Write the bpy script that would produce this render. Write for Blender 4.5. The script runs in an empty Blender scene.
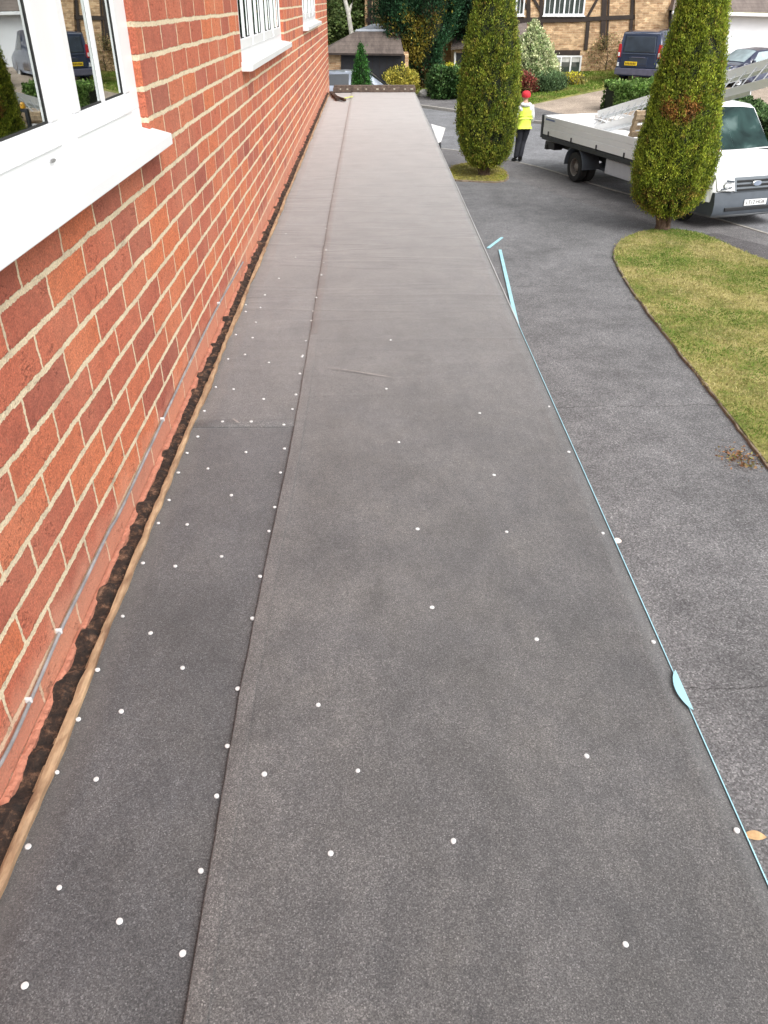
import bpy, bmesh, math, random
import numpy as np
from mathutils import Vector, Matrix, noise as mn
from math import radians, sin, cos, pi, tan, atan2, sqrt
random.seed(7); rng = np.random.default_rng(7)
scene = bpy.context.scene
COL = scene.collection

# ------------------------------------------------------------------ camera
CZ = 3.85; FPX = 800.0; PITCH = radians(32.69); YAW = radians(0.91)
cp, sp = cos(PITCH), sin(PITCH)
FW = np.array([sin(YAW)*cp, cos(YAW)*cp, -sp]); RT = np.array([cos(YAW), -sin(YAW), 0.0]); DN = np.cross(FW, RT)
MC = np.array([RT, DN, FW])
def ray(x, y): return np.array([(x-384)/FPX, (y-512)/FPX, 1.0]) @ MC
def atz(x, y, z=0.0):
    r = ray(x, y); r = r*((z-CZ)/r[2]); return (float(r[0]), float(r[1]), z)
def aty(x, y, Y):
    r = ray(x, y); r = r*(Y/r[1]); return (float(r[0]), float(Y), float(r[2]+CZ))
KA = (3.43, 35.83); KN = (0.793, 0.609)
SL = 0.06
def gz(x, y):
    d = (x-KA[0])*KN[0]+(y-KA[1])*KN[1]
    return .08+SL*d if d > 0 else 0.0
def G(x, y, up=0.0):
    """point of the sloping ground seen at a measured spot"""
    r = ray(x, y)
    w = r*((0-CZ)/r[2])
    if (w[0]-KA[0])*KN[0]+(w[1]-KA[1])*KN[1] > 0:
        # CZ + t rz = SL*((t rx - ka)*n ...)
        t = (CZ-.08 + SL*(KA[0]*KN[0]+KA[1]*KN[1]))/(SL*(r[0]*KN[0]+r[1]*KN[1])-r[2]); w = r*t
    return (float(w[0]), float(w[1]), gz(w[0], w[1])+up)
cam = bpy.data.cameras.new('camera'); co = bpy.data.objects.new('camera', cam); COL.objects.link(co)
co.location = (0, 0, CZ); co.rotation_euler = (pi/2-PITCH, 0, -YAW)
cam.sensor_fit = 'VERTICAL'; cam.sensor_height = 24; cam.lens = 24*FPX/1024; cam.clip_end = 2000; cam.clip_start = 0.05
scene.camera = co

# ------------------------------------------------------------------ light
w = bpy.data.worlds.new('World'); scene.world = w; w.use_nodes = True
nt = w.node_tree; bg = nt.nodes['Background']
sky = nt.nodes.new('ShaderNodeTexSky'); sky.sky_type = 'NISHITA'; sky.sun_disc = False
SUN_EL = radians(48); SUN_AZ = radians(140)     # azimuth clockwise from +Y
sky.sun_elevation = SUN_EL; sky.sun_rotation = SUN_AZ; sky.air_density = 1.0; sky.dust_density = 5.0; sky.ozone_density = 1.0
hs = nt.nodes.new('ShaderNodeHueSaturation'); hs.inputs['Saturation'].default_value = 0.10
nt.links.new(sky.outputs[0], hs.inputs['Color']); nt.links.new(hs.outputs[0], bg.inputs['Color'])
bg.inputs['Strength'].default_value = 0.265
sl = bpy.data.lights.new('sun', 'SUN'); sl.energy = 1.45; sl.angle = radians(40); sl.color = (1, 0.965, 0.91)
so = bpy.data.objects.new('sun', sl); COL.objects.link(so)
sd = Vector((sin(SUN_AZ)*cos(SUN_EL), cos(SUN_AZ)*cos(SUN_EL), sin(SUN_EL)))
so.rotation_euler = sd.to_track_quat('Z', 'Y').to_euler()
scene.view_settings.view_transform = 'Standard'; scene.view_settings.look = 'None'; scene.view_settings.exposure = 0
try: scene.render.engine = 'CYCLES'
except Exception: pass

# ------------------------------------------------------------------ materials
def grain(t, cell):
    sc = t.n('ShaderNodeVectorMath', operation='SCALE'); sc.inputs['Scale'].default_value = cell; t.l(t.obj(), sc.inputs[0])
    fl = t.n('ShaderNodeVectorMath', operation='FLOOR'); t.l(sc.outputs[0], fl.inputs[0])
    wn = t.n('ShaderNodeTexWhiteNoise'); t.l(fl.outputs[0], wn.inputs['Vector']); return wn.outputs['Value']
class NT:
    def __init__(s, name):
        s.m = bpy.data.materials.new(name); s.m.use_nodes = True; s.t = s.m.node_tree
        s.b = s.t.nodes['Principled BSDF']; s.tc = None
    def n(s, typ, **kw):
        nd = s.t.nodes.new(typ)
        for k, v in kw.items():
            if k in nd.inputs: nd.inputs[k].default_value = v
            else: setattr(nd, k, v)
        return nd
    def l(s, a, b): s.t.links.new(a, b)
    def obj(s):
        if not s.tc: s.tc = s.n('ShaderNodeNewGeometry')
        return s.tc.outputs['Position']
    def noise(s, scale, detail=4, rough=.5, vec=None, stretch=None, dist=0):
        v = vec or s.obj()
        if stretch:
            mp = s.n('ShaderNodeMapping'); mp.inputs['Scale'].default_value = stretch; s.l(v, mp.inputs['Vector']); v = mp.outputs[0]
        nd = s.n('ShaderNodeTexNoise'); nd.inputs['Scale'].default_value = scale; nd.inputs['Detail'].default_value = detail
        nd.inputs['Roughness'].default_value = rough; nd.inputs['Distortion'].default_value = dist; s.l(v, nd.inputs['Vector']); return nd.outputs['Fac']
    def ramp(s, fac, stops, interp='LINEAR'):
        r = s.n('ShaderNodeValToRGB'); r.color_ramp.interpolation = interp
        e = r.color_ramp.elements
        while len(e) < len(stops): e.new(0.5)
        for i, (p, c) in enumerate(stops):
            e[i].position = p; e[i].color = tuple(c)+(1,) if len(c) == 3 else c
        s.l(fac, r.inputs[0]); return r.outputs[0]
    def mix(s, fac, a, b, mode='MIX'):
        m = s.n('ShaderNodeMix', data_type='RGBA', blend_type=mode)
        for sock, v in ((m.inputs[0], fac), (m.inputs[6], a), (m.inputs[7], b)):
            if isinstance(v, (int, float)): sock.default_value = v
            elif isinstance(v, tuple): sock.default_value = v+(1,) if len(v) == 3 else v
            else: s.l(v, sock)
        return m.outputs[2]
    def math(s, op, a, b=None, c=None, clamp=False):
        m = s.n('ShaderNodeMath', operation=op, use_clamp=clamp)
        for i, v in enumerate((a, b, c)):
            if v is None: continue
            if isinstance(v, (int, float)): m.inputs[i].default_value = v
            else: s.l(v, m.inputs[i])
        return m.outputs[0]
    def bump(s, h, strength=.3, dist=.01, prev=None):
        b = s.n('ShaderNodeBump'); b.inputs['Strength'].default_value = strength; b.inputs['Distance'].default_value = dist
        s.l(h, b.inputs['Height'])
        if prev: s.l(prev, b.inputs['Normal'])
        return b.outputs[0]
    def out(s, color=None, rough=None, normal=None, metal=None):
        if color is not None:
            if isinstance(color, tuple): s.b.inputs['Base Color'].default_value = color+(1,)
            else: s.l(color, s.b.inputs['Base Color'])
        if rough is not None:
            if isinstance(rough, (int, float)): s.b.inputs['Roughness'].default_value = rough
            else: s.l(rough, s.b.inputs['Roughness'])
        if normal is not None: s.l(normal, s.b.inputs['Normal'])
        if metal is not None: s.b.inputs['Metallic'].default_value = metal
        return s.m
MATS = {}
def plain(name, c, rough=.5, metal=0, var=.18, scale=6, coat=0, bump=0, bscale=60, spec=None):
    if name in MATS: return MATS[name]
    t = NT(name)
    f = t.noise(scale, 5, .6)
    dark = tuple(x*(1-var) for x in c); light = tuple(min(1, x*(1+var)) for x in c)
    colr = t.ramp(f, [(.3, dark), (.7, light)])
    nrm = None
    if bump: nrm = t.bump(t.noise(bscale, 4), bump, .01)
    t.out(colr, rough, nrm, metal)
    if coat: t.b.inputs['Coat Weight'].default_value = coat; t.b.inputs['Coat Roughness'].default_value = .05
    if spec is not None: t.b.inputs['Specular IOR Level'].default_value = spec
    MATS[name] = t.m; return t.m

def mat_brick_near():
    t = NT('red_brick')
    g = t.obj(); sx = t.n('ShaderNodeSeparateXYZ'); t.l(g, sx.inputs[0])
    wob = t.n('ShaderNodeTexNoise'); wob.inputs['Scale'].default_value = 34; wob.inputs['Detail'].default_value = 5; t.l(g, wob.inputs['Vector'])
    wob2 = t.n('ShaderNodeTexNoise'); wob2.inputs['Scale'].default_value = 5; wob2.inputs['Detail'].default_value = 1; t.l(g, wob2.inputs['Vector'])
    sw = t.n('ShaderNodeSeparateColor'); t.l(wob.outputs['Color'], sw.inputs[0])
    sw2 = t.n('ShaderNodeSeparateColor'); t.l(wob2.outputs['Color'], sw2.inputs[0])
    wob3 = t.n('ShaderNodeTexNoise'); wob3.inputs['Scale'].default_value = 130; wob3.inputs['Detail'].default_value = 3; t.l(g, wob3.inputs['Vector'])
    sw3 = t.n('ShaderNodeSeparateColor'); t.l(wob3.outputs['Color'], sw3.inputs[0])
    def shift(axis, off, a, b, i):
        v = t.math('ADD', axis, off)
        v = t.math('ADD', v, t.math('MULTIPLY', t.math('SUBTRACT', sw.outputs[i], .5), a))
        v = t.math('ADD', v, t.math('MULTIPLY', t.math('SUBTRACT', sw3.outputs[i], .5), .0075))
        return t.math('ADD', v, t.math('MULTIPLY', t.math('SUBTRACT', sw2.outputs[i], .5), b))
    # along-wall coordinate: use Y on side walls, X on end walls
    nrmx = t.n('ShaderNodeSeparateXYZ'); t.l(t.tc.outputs['True Normal'], nrmx.inputs[0])
    isend = t.math('GREATER_THAN', t.math('ABSOLUTE', nrmx.outputs[1]), .7)
    alongm = t.n('ShaderNodeMix', data_type='FLOAT'); t.l(isend, alongm.inputs[0]); t.l(sx.outputs[1], alongm.inputs[2]); t.l(t.math('ADD', sx.outputs[0], .060), alongm.inputs[3])
    u = t.math('MULTIPLY', shift(alongm.outputs[0], 21.3198, .010, .014, 0), 1.55); v = shift(sx.outputs[2], -(3.4164-.075)+7.5, .0085, .008, 1)
    cb = t.n('ShaderNodeCombineXYZ'); t.l(u, cb.inputs[0]); t.l(v, cb.inputs[1])
    br = t.n('ShaderNodeTexBrick'); br.offset = .5; br.offset_frequency = 2; br.squash = 1
    br.inputs['Scale'].default_value = 1; br.inputs['Mortar Size'].default_value = .0068; br.inputs['Mortar Smooth'].default_value = .12
    br.inputs['Brick Width'].default_value = .34875; br.inputs['Row Height'].default_value = .075; br.inputs['Bias'].default_value = 0
    br.inputs['Color1'].default_value = (0, 0, 0, 1); br.inputs['Color2'].default_value = (1, 1, 1, 1); br.inputs['Mortar'].default_value = (.5, .5, .5, 1)
    t.l(cb.outputs[0], br.inputs['Vector'])
    grit = t.noise(230, 4, .8); pit = t.n('ShaderNodeTexVoronoi'); pit.inputs['Scale'].default_value = 95; t.l(g, pit.inputs['Vector'])
    tone = t.ramp(br.outputs['Color'], [(0, (.34, .092, .062)), (.2, (.47, .130, .076)), (.5, (.53, .150, .082)), (.8, (.62, .182, .078)), (1, (.42, .118, .080))])
    n1 = t.noise(16, 6, .65); n2 = t.noise(110, 5, .7); n3 = t.noise(3, 3, .5)
    c = t.mix(.5, tone, t.ramp(n1, [(.3, (.50, .47, .47)), (.5, (.95, .95, .95)), (.7, (1.22, 1.2, 1.15))]), 'MULTIPLY')
    c = t.mix(.5, c, t.ramp(t.noise(60, 6, .8, stretch=(1, 1, 2.2)), [(.32, (.5, .46, .46)), (.5, (1, 1, 1)), (.68, (1.35, 1.3, 1.25))]), 'MULTIPLY')
    c = t.mix(t.math('MULTIPLY', t.math('GREATER_THAN', n2, .60), .35), c, (.20, .045, .035))
    c = t.mix(t.ramp(t.noise(45, 6, .75), [(.6, (0, 0, 0)), (.74, (.4, .4, .4))]), c, (.62, .33, .20))
    c = t.mix(t.ramp(n3, [(.45, (0, 0, 0)), (.7, (.28, .28, .28))]), c, (.60, .26, .16))
    crack = t.ramp(t.noise(22, 4, .6, stretch=(1, 1, 3.0), dist=1.5), [(.485, (0, 0, 0)), (.5, (1, 1, 1)), (.515, (0, 0, 0))])
    sel = t.math('GREATER_THAN', n1, .56)
    c = t.mix(t.math('MULTIPLY', t.math('MULTIPLY', crack, sel), .5), c, (.10, .02, .015))
    c = t.mix(.85, c, t.ramp(grit, [(.32, (.52, .48, .47)), (.5, (1, 1, 1)), (.68, (1.5, 1.5, 1.5))]), 'MULTIPLY')
    c = t.mix(t.ramp(pit.outputs['Distance'], [(.10, (.55, .55, .55)), (.22, (0, 0, 0))]), c, (.22, .06, .04))
    mort = t.mix(t.noise(60, 5, .7), (.60, .48, .32), (.84, .72, .52))
    mort = t.mix(.8, mort, t.ramp(grit, [(.32, (.6, .58, .55)), (.5, (1, 1, 1)), (.68, (1.35, 1.35, 1.35))]), 'MULTIPLY')
    mort = t.mix(t.ramp(t.noise(7, 3), [(.55, (0, 0, 0)), (.75, (.5, .5, .5))]), mort, (.42, .33, .24))
    col = t.mix(br.outputs['Fac'], c, mort)
    # pale smear near the roof line
    zr = t.math('SUBTRACT', sx.outputs[2], 2.86)
    low = t.math('MULTIPLY', t.ramp(t.math('ADD', t.math('MULTIPLY', zr, -6), t.noise(9, 4)), [(.45, (0, 0, 0)), (.75, (1, 1, 1))]), .45)
    col = t.mix(low, col, (.66, .33, .22))
    h = t.math('MULTIPLY', t.math('SUBTRACT', 1, br.outputs['Fac']), .6)
    h = t.math('ADD', h, t.math('MULTIPLY', n1, .30)); h = t.math('ADD', h, t.math('MULTIPLY', n2, .30))
    h = t.math('SUBTRACT', h, t.math('MULTIPLY', t.math('MULTIPLY', crack, sel), .25))
    return t.out(col, .9, t.bump(t.math('ADD', h, t.math('MULTIPLY', grit, .22)), 1.0, .011))

def mat_brick_far():
    t = NT('buff_brick'); g = t.obj(); sx = t.n('ShaderNodeSeparateXYZ'); t.l(g, sx.inputs[0])
    cb = t.n('ShaderNodeCombineXYZ'); t.l(t.math('ADD', sx.outputs[0], 40), cb.inputs[0]); t.l(t.math('ADD', sx.outputs[2], 10), cb.inputs[1])
    br = t.n('ShaderNodeTexBrick'); br.inputs['Scale'].default_value = 1; br.inputs['Mortar Size'].default_value = .008
    br.inputs['Brick Width'].default_value = .3; br.inputs['Row Height'].default_value = .1
    br.inputs['Color1'].default_value = (.56, .41, .26, 1); br.inputs['Color2'].default_value = (.38, .24, .14, 1); br.inputs['Mortar'].default_value = (.55, .45, .32, 1)
    t.l(cb.outputs[0], br.inputs['Vector'])
    c = t.mix(.6, br.outputs['Color'], t.ramp(t.noise(4.5, 5, .75), [(.3, (.55, .42, .32)), (.5, (.95, .88, .8)), (.68, (1.4, 1.36, 1.3))]), 'MULTIPLY')
    vo = t.n('ShaderNodeTexVoronoi'); vo.inputs['Scale'].default_value = 5.5; mpv = t.n('ShaderNodeMapping'); mpv.inputs['Scale'].default_value = (.7, 1, 1.6); t.l(g, mpv.inputs['Vector']); t.l(mpv.outputs[0], vo.inputs['Vector'])
    hv = t.n('ShaderNodeSeparateColor'); t.l(vo.outputs['Color'], hv.inputs[0])
    c = t.mix(.75, c, t.ramp(hv.outputs[0], [(0, (.55, .5, .45)), (.4, (.95, .92, .88)), (.75, (1.1, 1.08, 1.05)), (1, (1.5, 1.5, 1.45))]), 'MULTIPLY')
    return t.out(c, .9, t.bump(br.outputs['Fac'], .4, .02))

def mat_felt(name, base, warm=1.0, dark_patch=True, shine=.5):
    t = NT(name)
    fine = t.noise(420, 4, .95); mid = t.noise(240, 3, .8)
    big = t.noise(5.5, 6, .65); big2 = t.noise(.7, 3, .5); st = t.noise(4.0, 6, .65, stretch=(1.2, .7, 1), dist=.4)
    b0 = tuple(x*.80 for x in base); b1 = tuple(x*1.17 for x in base)
    c = t.ramp(st, [(.32, b0), (.66, b1)])
    c = t.mix(.75, c, t.ramp(big, [(.30, (.74, .75, .79)), (.46, (.94, .94, .96)), (.7, (1.1, 1.08, 1.05))]), 'MULTIPLY')
    blob = t.ramp(t.noise(2.6, 5, .6, dist=.8), [(.56, (0, 0, 0)), (.68, (.55, .55, .55))])
    c = t.mix(blob, c, tuple(x*.66 for x in base))
    scf = t.ramp(t.noise(16, 6, .75, stretch=(1.6, .8, 1), dist=.6), [(.30, (.72, .72, .73)), (.5, (1, 1, 1)), (.70, (1.22, 1.21, 1.19))])
    c = t.mix(.8, c, scf, 'MULTIPLY')
    c = t.mix(.75, c, t.ramp(fine, [(.38, (.28, .28, .29)), (.5, (.93, .93, .93)), (.62, (2.1, 2.07, 2.02))]), 'MULTIPLY')
    c = t.mix(.45, c, t.ramp(mid, [(.3, (.7, .7, .7)), (.7, (1.3, 1.3, 1.3))]), 'MULTIPLY')
    c = t.mix(1.0, c, t.ramp(grain(t, 520), [(0, (.62, .62, .62)), (.5, (.97, .97, .97)), (.9, (1.25, 1.25, 1.25)), (1, (1.9, 1.9, 1.88))]), 'MULTIPLY')
    # grazing sheen painted into the colour, paler towards the far end of the roof
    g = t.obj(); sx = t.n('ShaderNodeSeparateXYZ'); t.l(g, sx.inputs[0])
    far_sheen = t.math('MULTIPLY', t.math('SUBTRACT', sx.outputs[1], 1.9), .125, clamp=True)
    far_sheen = t.math('MULTIPLY', far_sheen, t.math('ADD', .62, t.math('MULTIPLY', big, .7)), clamp=True)
    c = t.mix(t.math('MULTIPLY', far_sheen, .92), c, (.40*warm, .385, .376))
    wav = t.noise(1.6, 3, .5, stretch=(.5, 2.2, 1), dist=.5)
    ridge = t.ramp(wav, [(.44, (0, 0, 0)), (.5, (1, 1, 1)), (.56, (0, 0, 0))])
    rmask = t.math('MULTIPLY', ridge, t.math('MULTIPLY', t.math('SUBTRACT', sx.outputs[1], 2.0), .4, clamp=True))
    h = t.math('ADD', t.math('MULTIPLY', rmask, .45), t.math('MULTIPLY', fine, .22)); h = t.math('ADD', h, t.math('MULTIPLY', big, .7))
    # lengthwise ripples by the outer edge
    e = t.math('MULTIPLY', t.math('SUBTRACT', sx.outputs[0], .44), 9, clamp=True)
    h = t.math('ADD', h, t.math('MULTIPLY', t.math('MULTIPLY', e, t.noise(9, 3, .5, stretch=(5, .5, 1))), .7))
    t.b.inputs['Sheen Weight'].default_value = .30; t.b.inputs['Sheen Roughness'].default_value = .45
    t.b.inputs['Specular IOR Level'].default_value = shine
    return t.out(c, .62, t.bump(h, .5, .012))

def mat_asphalt(name, base, cracks=False, agg=1.0, patches=.6):
    t = NT(name)
    fine = t.noise(62, 5, .9); f2 = t.noise(190, 3, .9); big = t.noise(.9, 6, .65); b2 = t.noise(3.6, 6, .7)
    c = t.ramp(big, [(.3, tuple(x*.72 for x in base)), (.7, tuple(x*1.22 for x in base))])
    c = t.mix(patches, c, t.ramp(b2, [(.3, (.74, .74, .76)), (.6, (1.05, 1.05, 1.05))]), 'MULTIPLY')
    c = t.mix(.8*agg, c, t.ramp(fine, [(.38, (.50, .50, .50)), (.5, (.97, .97, .97)), (.62, (1.5, 1.5, 1.48))]), 'MULTIPLY')
    c = t.mix(.5*agg, c, t.ramp(f2, [(.36, (.5, .5, .5)), (.64, (1.6, 1.6, 1.6))]), 'MULTIPLY')
    c = t.mix(1.0, c, t.ramp(grain(t, 95), [(0, (.60, .60, .60)), (.5, (.97, .97, .97)), (.88, (1.25, 1.25, 1.25)), (1, (1.8, 1.8, 1.78))]), 'MULTIPLY')
    if cracks:
        g = t.obj(); sx = t.n('ShaderNodeSeparateXYZ'); t.l(g, sx.inputs[0])
        for y0, x0, x1, wd, amp in ((8.14, .5, 4.0, .011, .28), (3.80, .5, 4.6, .008, .16), (5.75, .5, 3.4, .004, .22), (12.6, 1.0, 3.2, .012, .6)):
            n = t.n('ShaderNodeTexNoise'); n.noise_dimensions = '1D'; n.inputs['Scale'].default_value = 2.1; n.inputs['Detail'].default_value = 7; n.inputs['Roughness'].default_value = .62
            t.l(t.math('ADD', sx.outputs[0], y0*3.1), n.inputs['W'])
            d = t.math('ABSOLUTE', t.math('ADD', t.math('SUBTRACT', sx.outputs[1], y0), t.math('MULTIPLY', t.math('SUBTRACT', n.outputs['Fac'], .5), amp)))
            k = t.math('SUBTRACT', 1, t.math('DIVIDE', d, wd), clamp=True)
            k = t.math('MULTIPLY', k, t.math('LESS_THAN', sx.outputs[0], x1))
            k = t.math('MULTIPLY', k, t.math('ADD', .35, t.noise(4, 2)), clamp=True)
            c = t.mix(t.math('MULTIPLY', k, .9 if wd > .006 else .5), c, (.012, .011, .010))
    return t.out(c, .88, t.bump(t.math('ADD', t.math('MULTIPLY', fine, 1.0), t.math('MULTIPLY', b2, .8)), .6*agg, .012))

def mat_leaf(name, rough=.6):
    """colour comes from the per-face attribute written by leaves()"""
    t = NT(name)
    a = t.n('ShaderNodeAttribute'); a.attribute_name = 'tint'
    c = t.mix(.35, a.outputs['Color'], t.ramp(t.noise(3.5, 4), [(.3, (.55, .6, .55)), (.7, (1.25, 1.2, 1.1))]), 'MULTIPLY')
    t.out(c, rough); t.b.inputs['Specular IOR Level'].default_value = .25
    tr = t.n('ShaderNodeBsdfTranslucent'); t.l(c, tr.inputs[0])
    mx = t.n('ShaderNodeMixShader'); mx.inputs[0].default_value = .22
    t.l(t.b.outputs[0], mx.inputs[1]); t.l(tr.outputs[0], mx.inputs[2]); t.l(mx.outputs[0], t.t.nodes['Material Output'].inputs[0])
    return t.m
def mat_lawn():
    t = NT('lawn_turf')
    a = t.noise(1.1, 5, .65); b = t.noise(9, 5, .7); f = t.noise(60, 4, .8)
    c = t.ramp(a, [(.33, (.17, .20, .045)), (.5, (.31, .29, .09)), (.64, (.48, .41, .18))])
    c = t.mix(.5, c, t.ramp(b, [(.3, (.55, .6, .5)), (.7, (1.3, 1.25, 1.1))]), 'MULTIPLY')
    c = t.mix(.7, c, t.ramp(f, [(.3, (.45, .45, .4)), (.7, (1.4, 1.4, 1.3))]), 'MULTIPLY')
    return t.out(c, .95, t.bump(f, .8, .03))
def mat_glass(name='window_glass', tint=(.02, .025, .03)):
    t = NT(name)
    t.out(t.ramp(t.noise(2, 2), [(.3, tuple(x*.7 for x in tint)), (.7, tuple(x*1.3 for x in tint))]), .03)
    t.b.inputs['Specular IOR Level'].default_value = .9; t.b.inputs['IOR'].default_value = 1.6; return t.m
def mat_clear_glass():
    t = NT('clear_glass')
    gl = t.n('ShaderNodeBsdfGlossy'); gl.inputs['Roughness'].default_value = .01; gl.inputs['Color'].default_value = (.95, 1, .98, 1)
    tr = t.n('ShaderNodeBsdfTransparent'); tr.inputs[0].default_value = (.72, .78, .76, 1)
    fr = t.n('ShaderNodeFresnel'); fr.inputs[0].default_value = 1.55
    f2 = t.math('ADD', t.math('MULTIPLY', fr.outputs[0], 1.7), .24, clamp=True)
    mx = t.n('ShaderNodeMixShader'); t.l(f2, mx.inputs[0]); t.l(tr.outputs[0], mx.inputs[1]); t.l(gl.outputs[0], mx.inputs[2])
    t.l(mx.outputs[0], t.t.nodes['Material Output'].inputs[0]); return t.m
def mat_tiles(name, c1, c2, rowh=.28):
    t = NT(name); g = t.obj(); sx = t.n('ShaderNodeSeparateXYZ'); t.l(g, sx.inputs[0])
    wv = t.math('FRACT', t.math('MULTIPLY', sx.outputs[2], 1/(rowh*.5)))
    col = t.math('FRACT', t.math('MULTIPLY', sx.outputs[0], 3.3))
    c = t.ramp(t.noise(1.6, 5, .7, stretch=(2.5, .5, .5)), [(.3, c1), (.7, c2)])
    c = t.mix(.5, c, t.ramp(wv, [(0, (.5, .5, .5)), (.25, (1.1, 1.1, 1.1)), (1, (.95, .95, .95))]), 'MULTIPLY')
    c = t.mix(.3, c, t.ramp(t.noise(9, 4, .8), [(.3, (.5, .5, .5)), (.7, (1.4, 1.4, 1.4))]), 'MULTIPLY')
    return t.out(c, .9, t.bump(wv, .5, .03))
def mat_wood(name, c1, c2, stretch=(30, 1.5, 30), rough=.8):
    t = NT(name)
    f = t.noise(1.5, 6, .7, stretch=stretch); c = t.ramp(f, [(.3, c1), (.7, c2)])
    c = t.mix(.5, c, t.ramp(t.noise(10, 4, .7), [(.3, (.5, .5, .5)), (.65, (1.2, 1.2, 1.2))]), 'MULTIPLY')
    return t.out(c, rough, t.bump(f, .5, .004))

M_brick = mat_brick_near(); M_buff = mat_brick_far()
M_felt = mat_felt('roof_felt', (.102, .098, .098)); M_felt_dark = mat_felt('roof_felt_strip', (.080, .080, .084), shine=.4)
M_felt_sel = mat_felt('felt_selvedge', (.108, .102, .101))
M_drive = mat_asphalt('driveway_asphalt', (.148, .146, .150), True); M_pave = mat_asphalt('pavement_asphalt', (.150, .143, .145)); M_road = mat_asphalt('road_asphalt', (.185, .187, .197), agg=.6)
M_patch = mat_asphalt('dark_asphalt', (.095, .088, .092)); M_block = mat_asphalt('block_paving', (.36, .29, .23), agg=.6, patches=.3)
M_pvc = plain('white_pvc', (.80, .81, .83), .28, var=.03, scale=3); M_glass = mat_glass(); M_clear = mat_clear_glass()
M_white_paint = plain('white_vehicle_paint', (.85, .86, .87), .25, var=.04, scale=2, coat=.6)
M_white_alloy = plain('white_alloy_panel', (.87, .87, .87), .4, var=.03, scale=3)
M_dark = plain('dark_frame_paint', (.03, .033, .038), .5, var=.3, scale=8)
M_bumper = plain('grey_bumper_plastic', (.085, .10, .12), .55, var=.12, scale=5); M_grille = plain('dark_grille', (.015, .016, .018), .5)
M_grille_g = plain('grey_grille_plastic', (.12, .14, .16), .5, var=.1)
M_black = plain('black_rubber', (.015, .015, .015), .8, var=.3, scale=20); M_rim = plain('steel_rim', (.22, .20, .18), .5, .3, var=.35, scale=14)
M_chrome = plain('chrome', (.8, .8, .8), .2, 1, var=.05); M_alu = plain('aluminium', (.62, .64, .66), .35, .75, var=.12, scale=8)
M_vanblue = plain('blue_van_paint', (.020, .032, .070), .3, var=.1, scale=2, coat=.8); M_navy = plain('navy_car_paint', (.012, .018, .055), .28, var=.1, scale=2, coat=.8)
M_silver = plain('silver_car_paint', (.34, .38, .45), .3, .5, var=.08, scale=2, coat=.7)
M_red_lens = plain('red_lens', (.45, .01, .015), .2, var=.15, coat=.6); M_lamp = plain('clear_lens', (.72, .74, .76), .15, var=.08, scale=14, coat=.8)
M_yplate = plain('yellow_plate', (.75, .52, .02), .5, var=.25, scale=16); M_wplate = plain('white_plate', (.78, .78, .78), .5, var=.03)
M_ink = plain('black_ink', (.01, .01, .012), .6); M_blueink = plain('blue_ink', (.05, .10, .32), .6, var=.4, scale=40)
M_pallet = mat_wood('pallet_wood', (.36, .26, .16), (.60, .47, .32), (8, 8, 8)); M_batten = mat_wood('raw_batten_wood', (.16, .08, .045), (.50, .34, .20), (30, 5, 30))
M_timber = plain('black_timber', (.030, .020, .016), .8, var=.4, scale=5); _t = NT('dark_gap_dirt'); _f = _t.noise(38, 6, .75); M_gunk = _t.out(_t.ramp(_f, [(.35, (.012, .009, .008)), (.52, (.045, .026, .018)), (.60, (.14, .075, .045)), (.70, (.30, .17, .11))]), .95, _t.bump(_f, 1.0, .02))
M_render = plain('pink_mortar_render', (.42, .17, .11), .95, var=.25, scale=30, bump=.8, bscale=90)
M_trim = plain('pale_blue_film', (.34, .60, .68), .4, var=.15, scale=9); M_cable = plain('grey_cable', (.27, .27, .28), .5, .2, var=.35, scale=20)
M_nail = plain('galvanised_nail', (.60, .60, .60), .65, .0, var=.12, scale=40); M_tile = mat_tiles('brown_roof_tiles', (.06, .046, .040), (.165, .13, .112)); M_tile2 = mat_tiles('grey_roof_tiles', (.13, .105, .095), (.22, .18, .16))
M_wwall = plain('white_wall_paint', (.76, .78, .82), .7, var=.04, scale=2); M_blackdoor = plain('black_door_paint', (.010, .011, .016), .6, var=.3)
M_lead = plain('pale_lead_roof', (.42, .46, .52), .6, var=.2, scale=3)
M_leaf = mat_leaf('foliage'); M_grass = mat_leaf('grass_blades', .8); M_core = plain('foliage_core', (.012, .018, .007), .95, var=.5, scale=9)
M_bark = plain('bark', (.10, .065, .045), .95, var=.4, scale=20, bump=1, bscale=40); M_birch = plain('birch_bark', (.62, .60, .55), .8, var=.25, scale=6)
M_lawn = mat_lawn(); M_soil = plain('soil_and_litter', (.12, .065, .04), .95, var=.5, scale=14, bump=.8, bscale=50)
M_kerb = plain('concrete_kerb', (.34, .32, .29), .9, var=.22, scale=9, bump=.4); M_stoneedge = plain('weathered_edging', (.22, .17, .12), .95, var=.4, scale=12, bump=.8)
M_skin = plain('skin', (.50, .28, .20), .5, var=.06, scale=8); M_hivis = plain('hi_vis_yellow', (.70, .84, .10), .6, var=.08, scale=10, bump=.4, bscale=18); M_hood = plain('white_hoodie', (.70, .71, .74), .85, var=.06, scale=9, bump=.5, bscale=16)
M_reflect = plain('silver_tape', (.78, .78, .80), .35, var=.05)
M_trouser = plain('black_trousers', (.016, .017, .024), .85, var=.3, scale=12); M_redcap = plain('red_beanie', (.62, .025, .04), .8, var=.2, scale=30, bump=.5, bscale=60)
M_interior = plain('dark_interior', (.03, .03, .035), .8, var=.3, scale=4); M_curtain = plain('net_curtain', (.50, .50, .48), .9, var=.25, scale=8)
M_rock = plain('pale_stone', (.55, .53, .50), .9, var=.2, scale=10, bump=.5); M_leafdry = plain('dry_leaf', (.46, .30, .15), .8, var=.25, scale=30)

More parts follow.
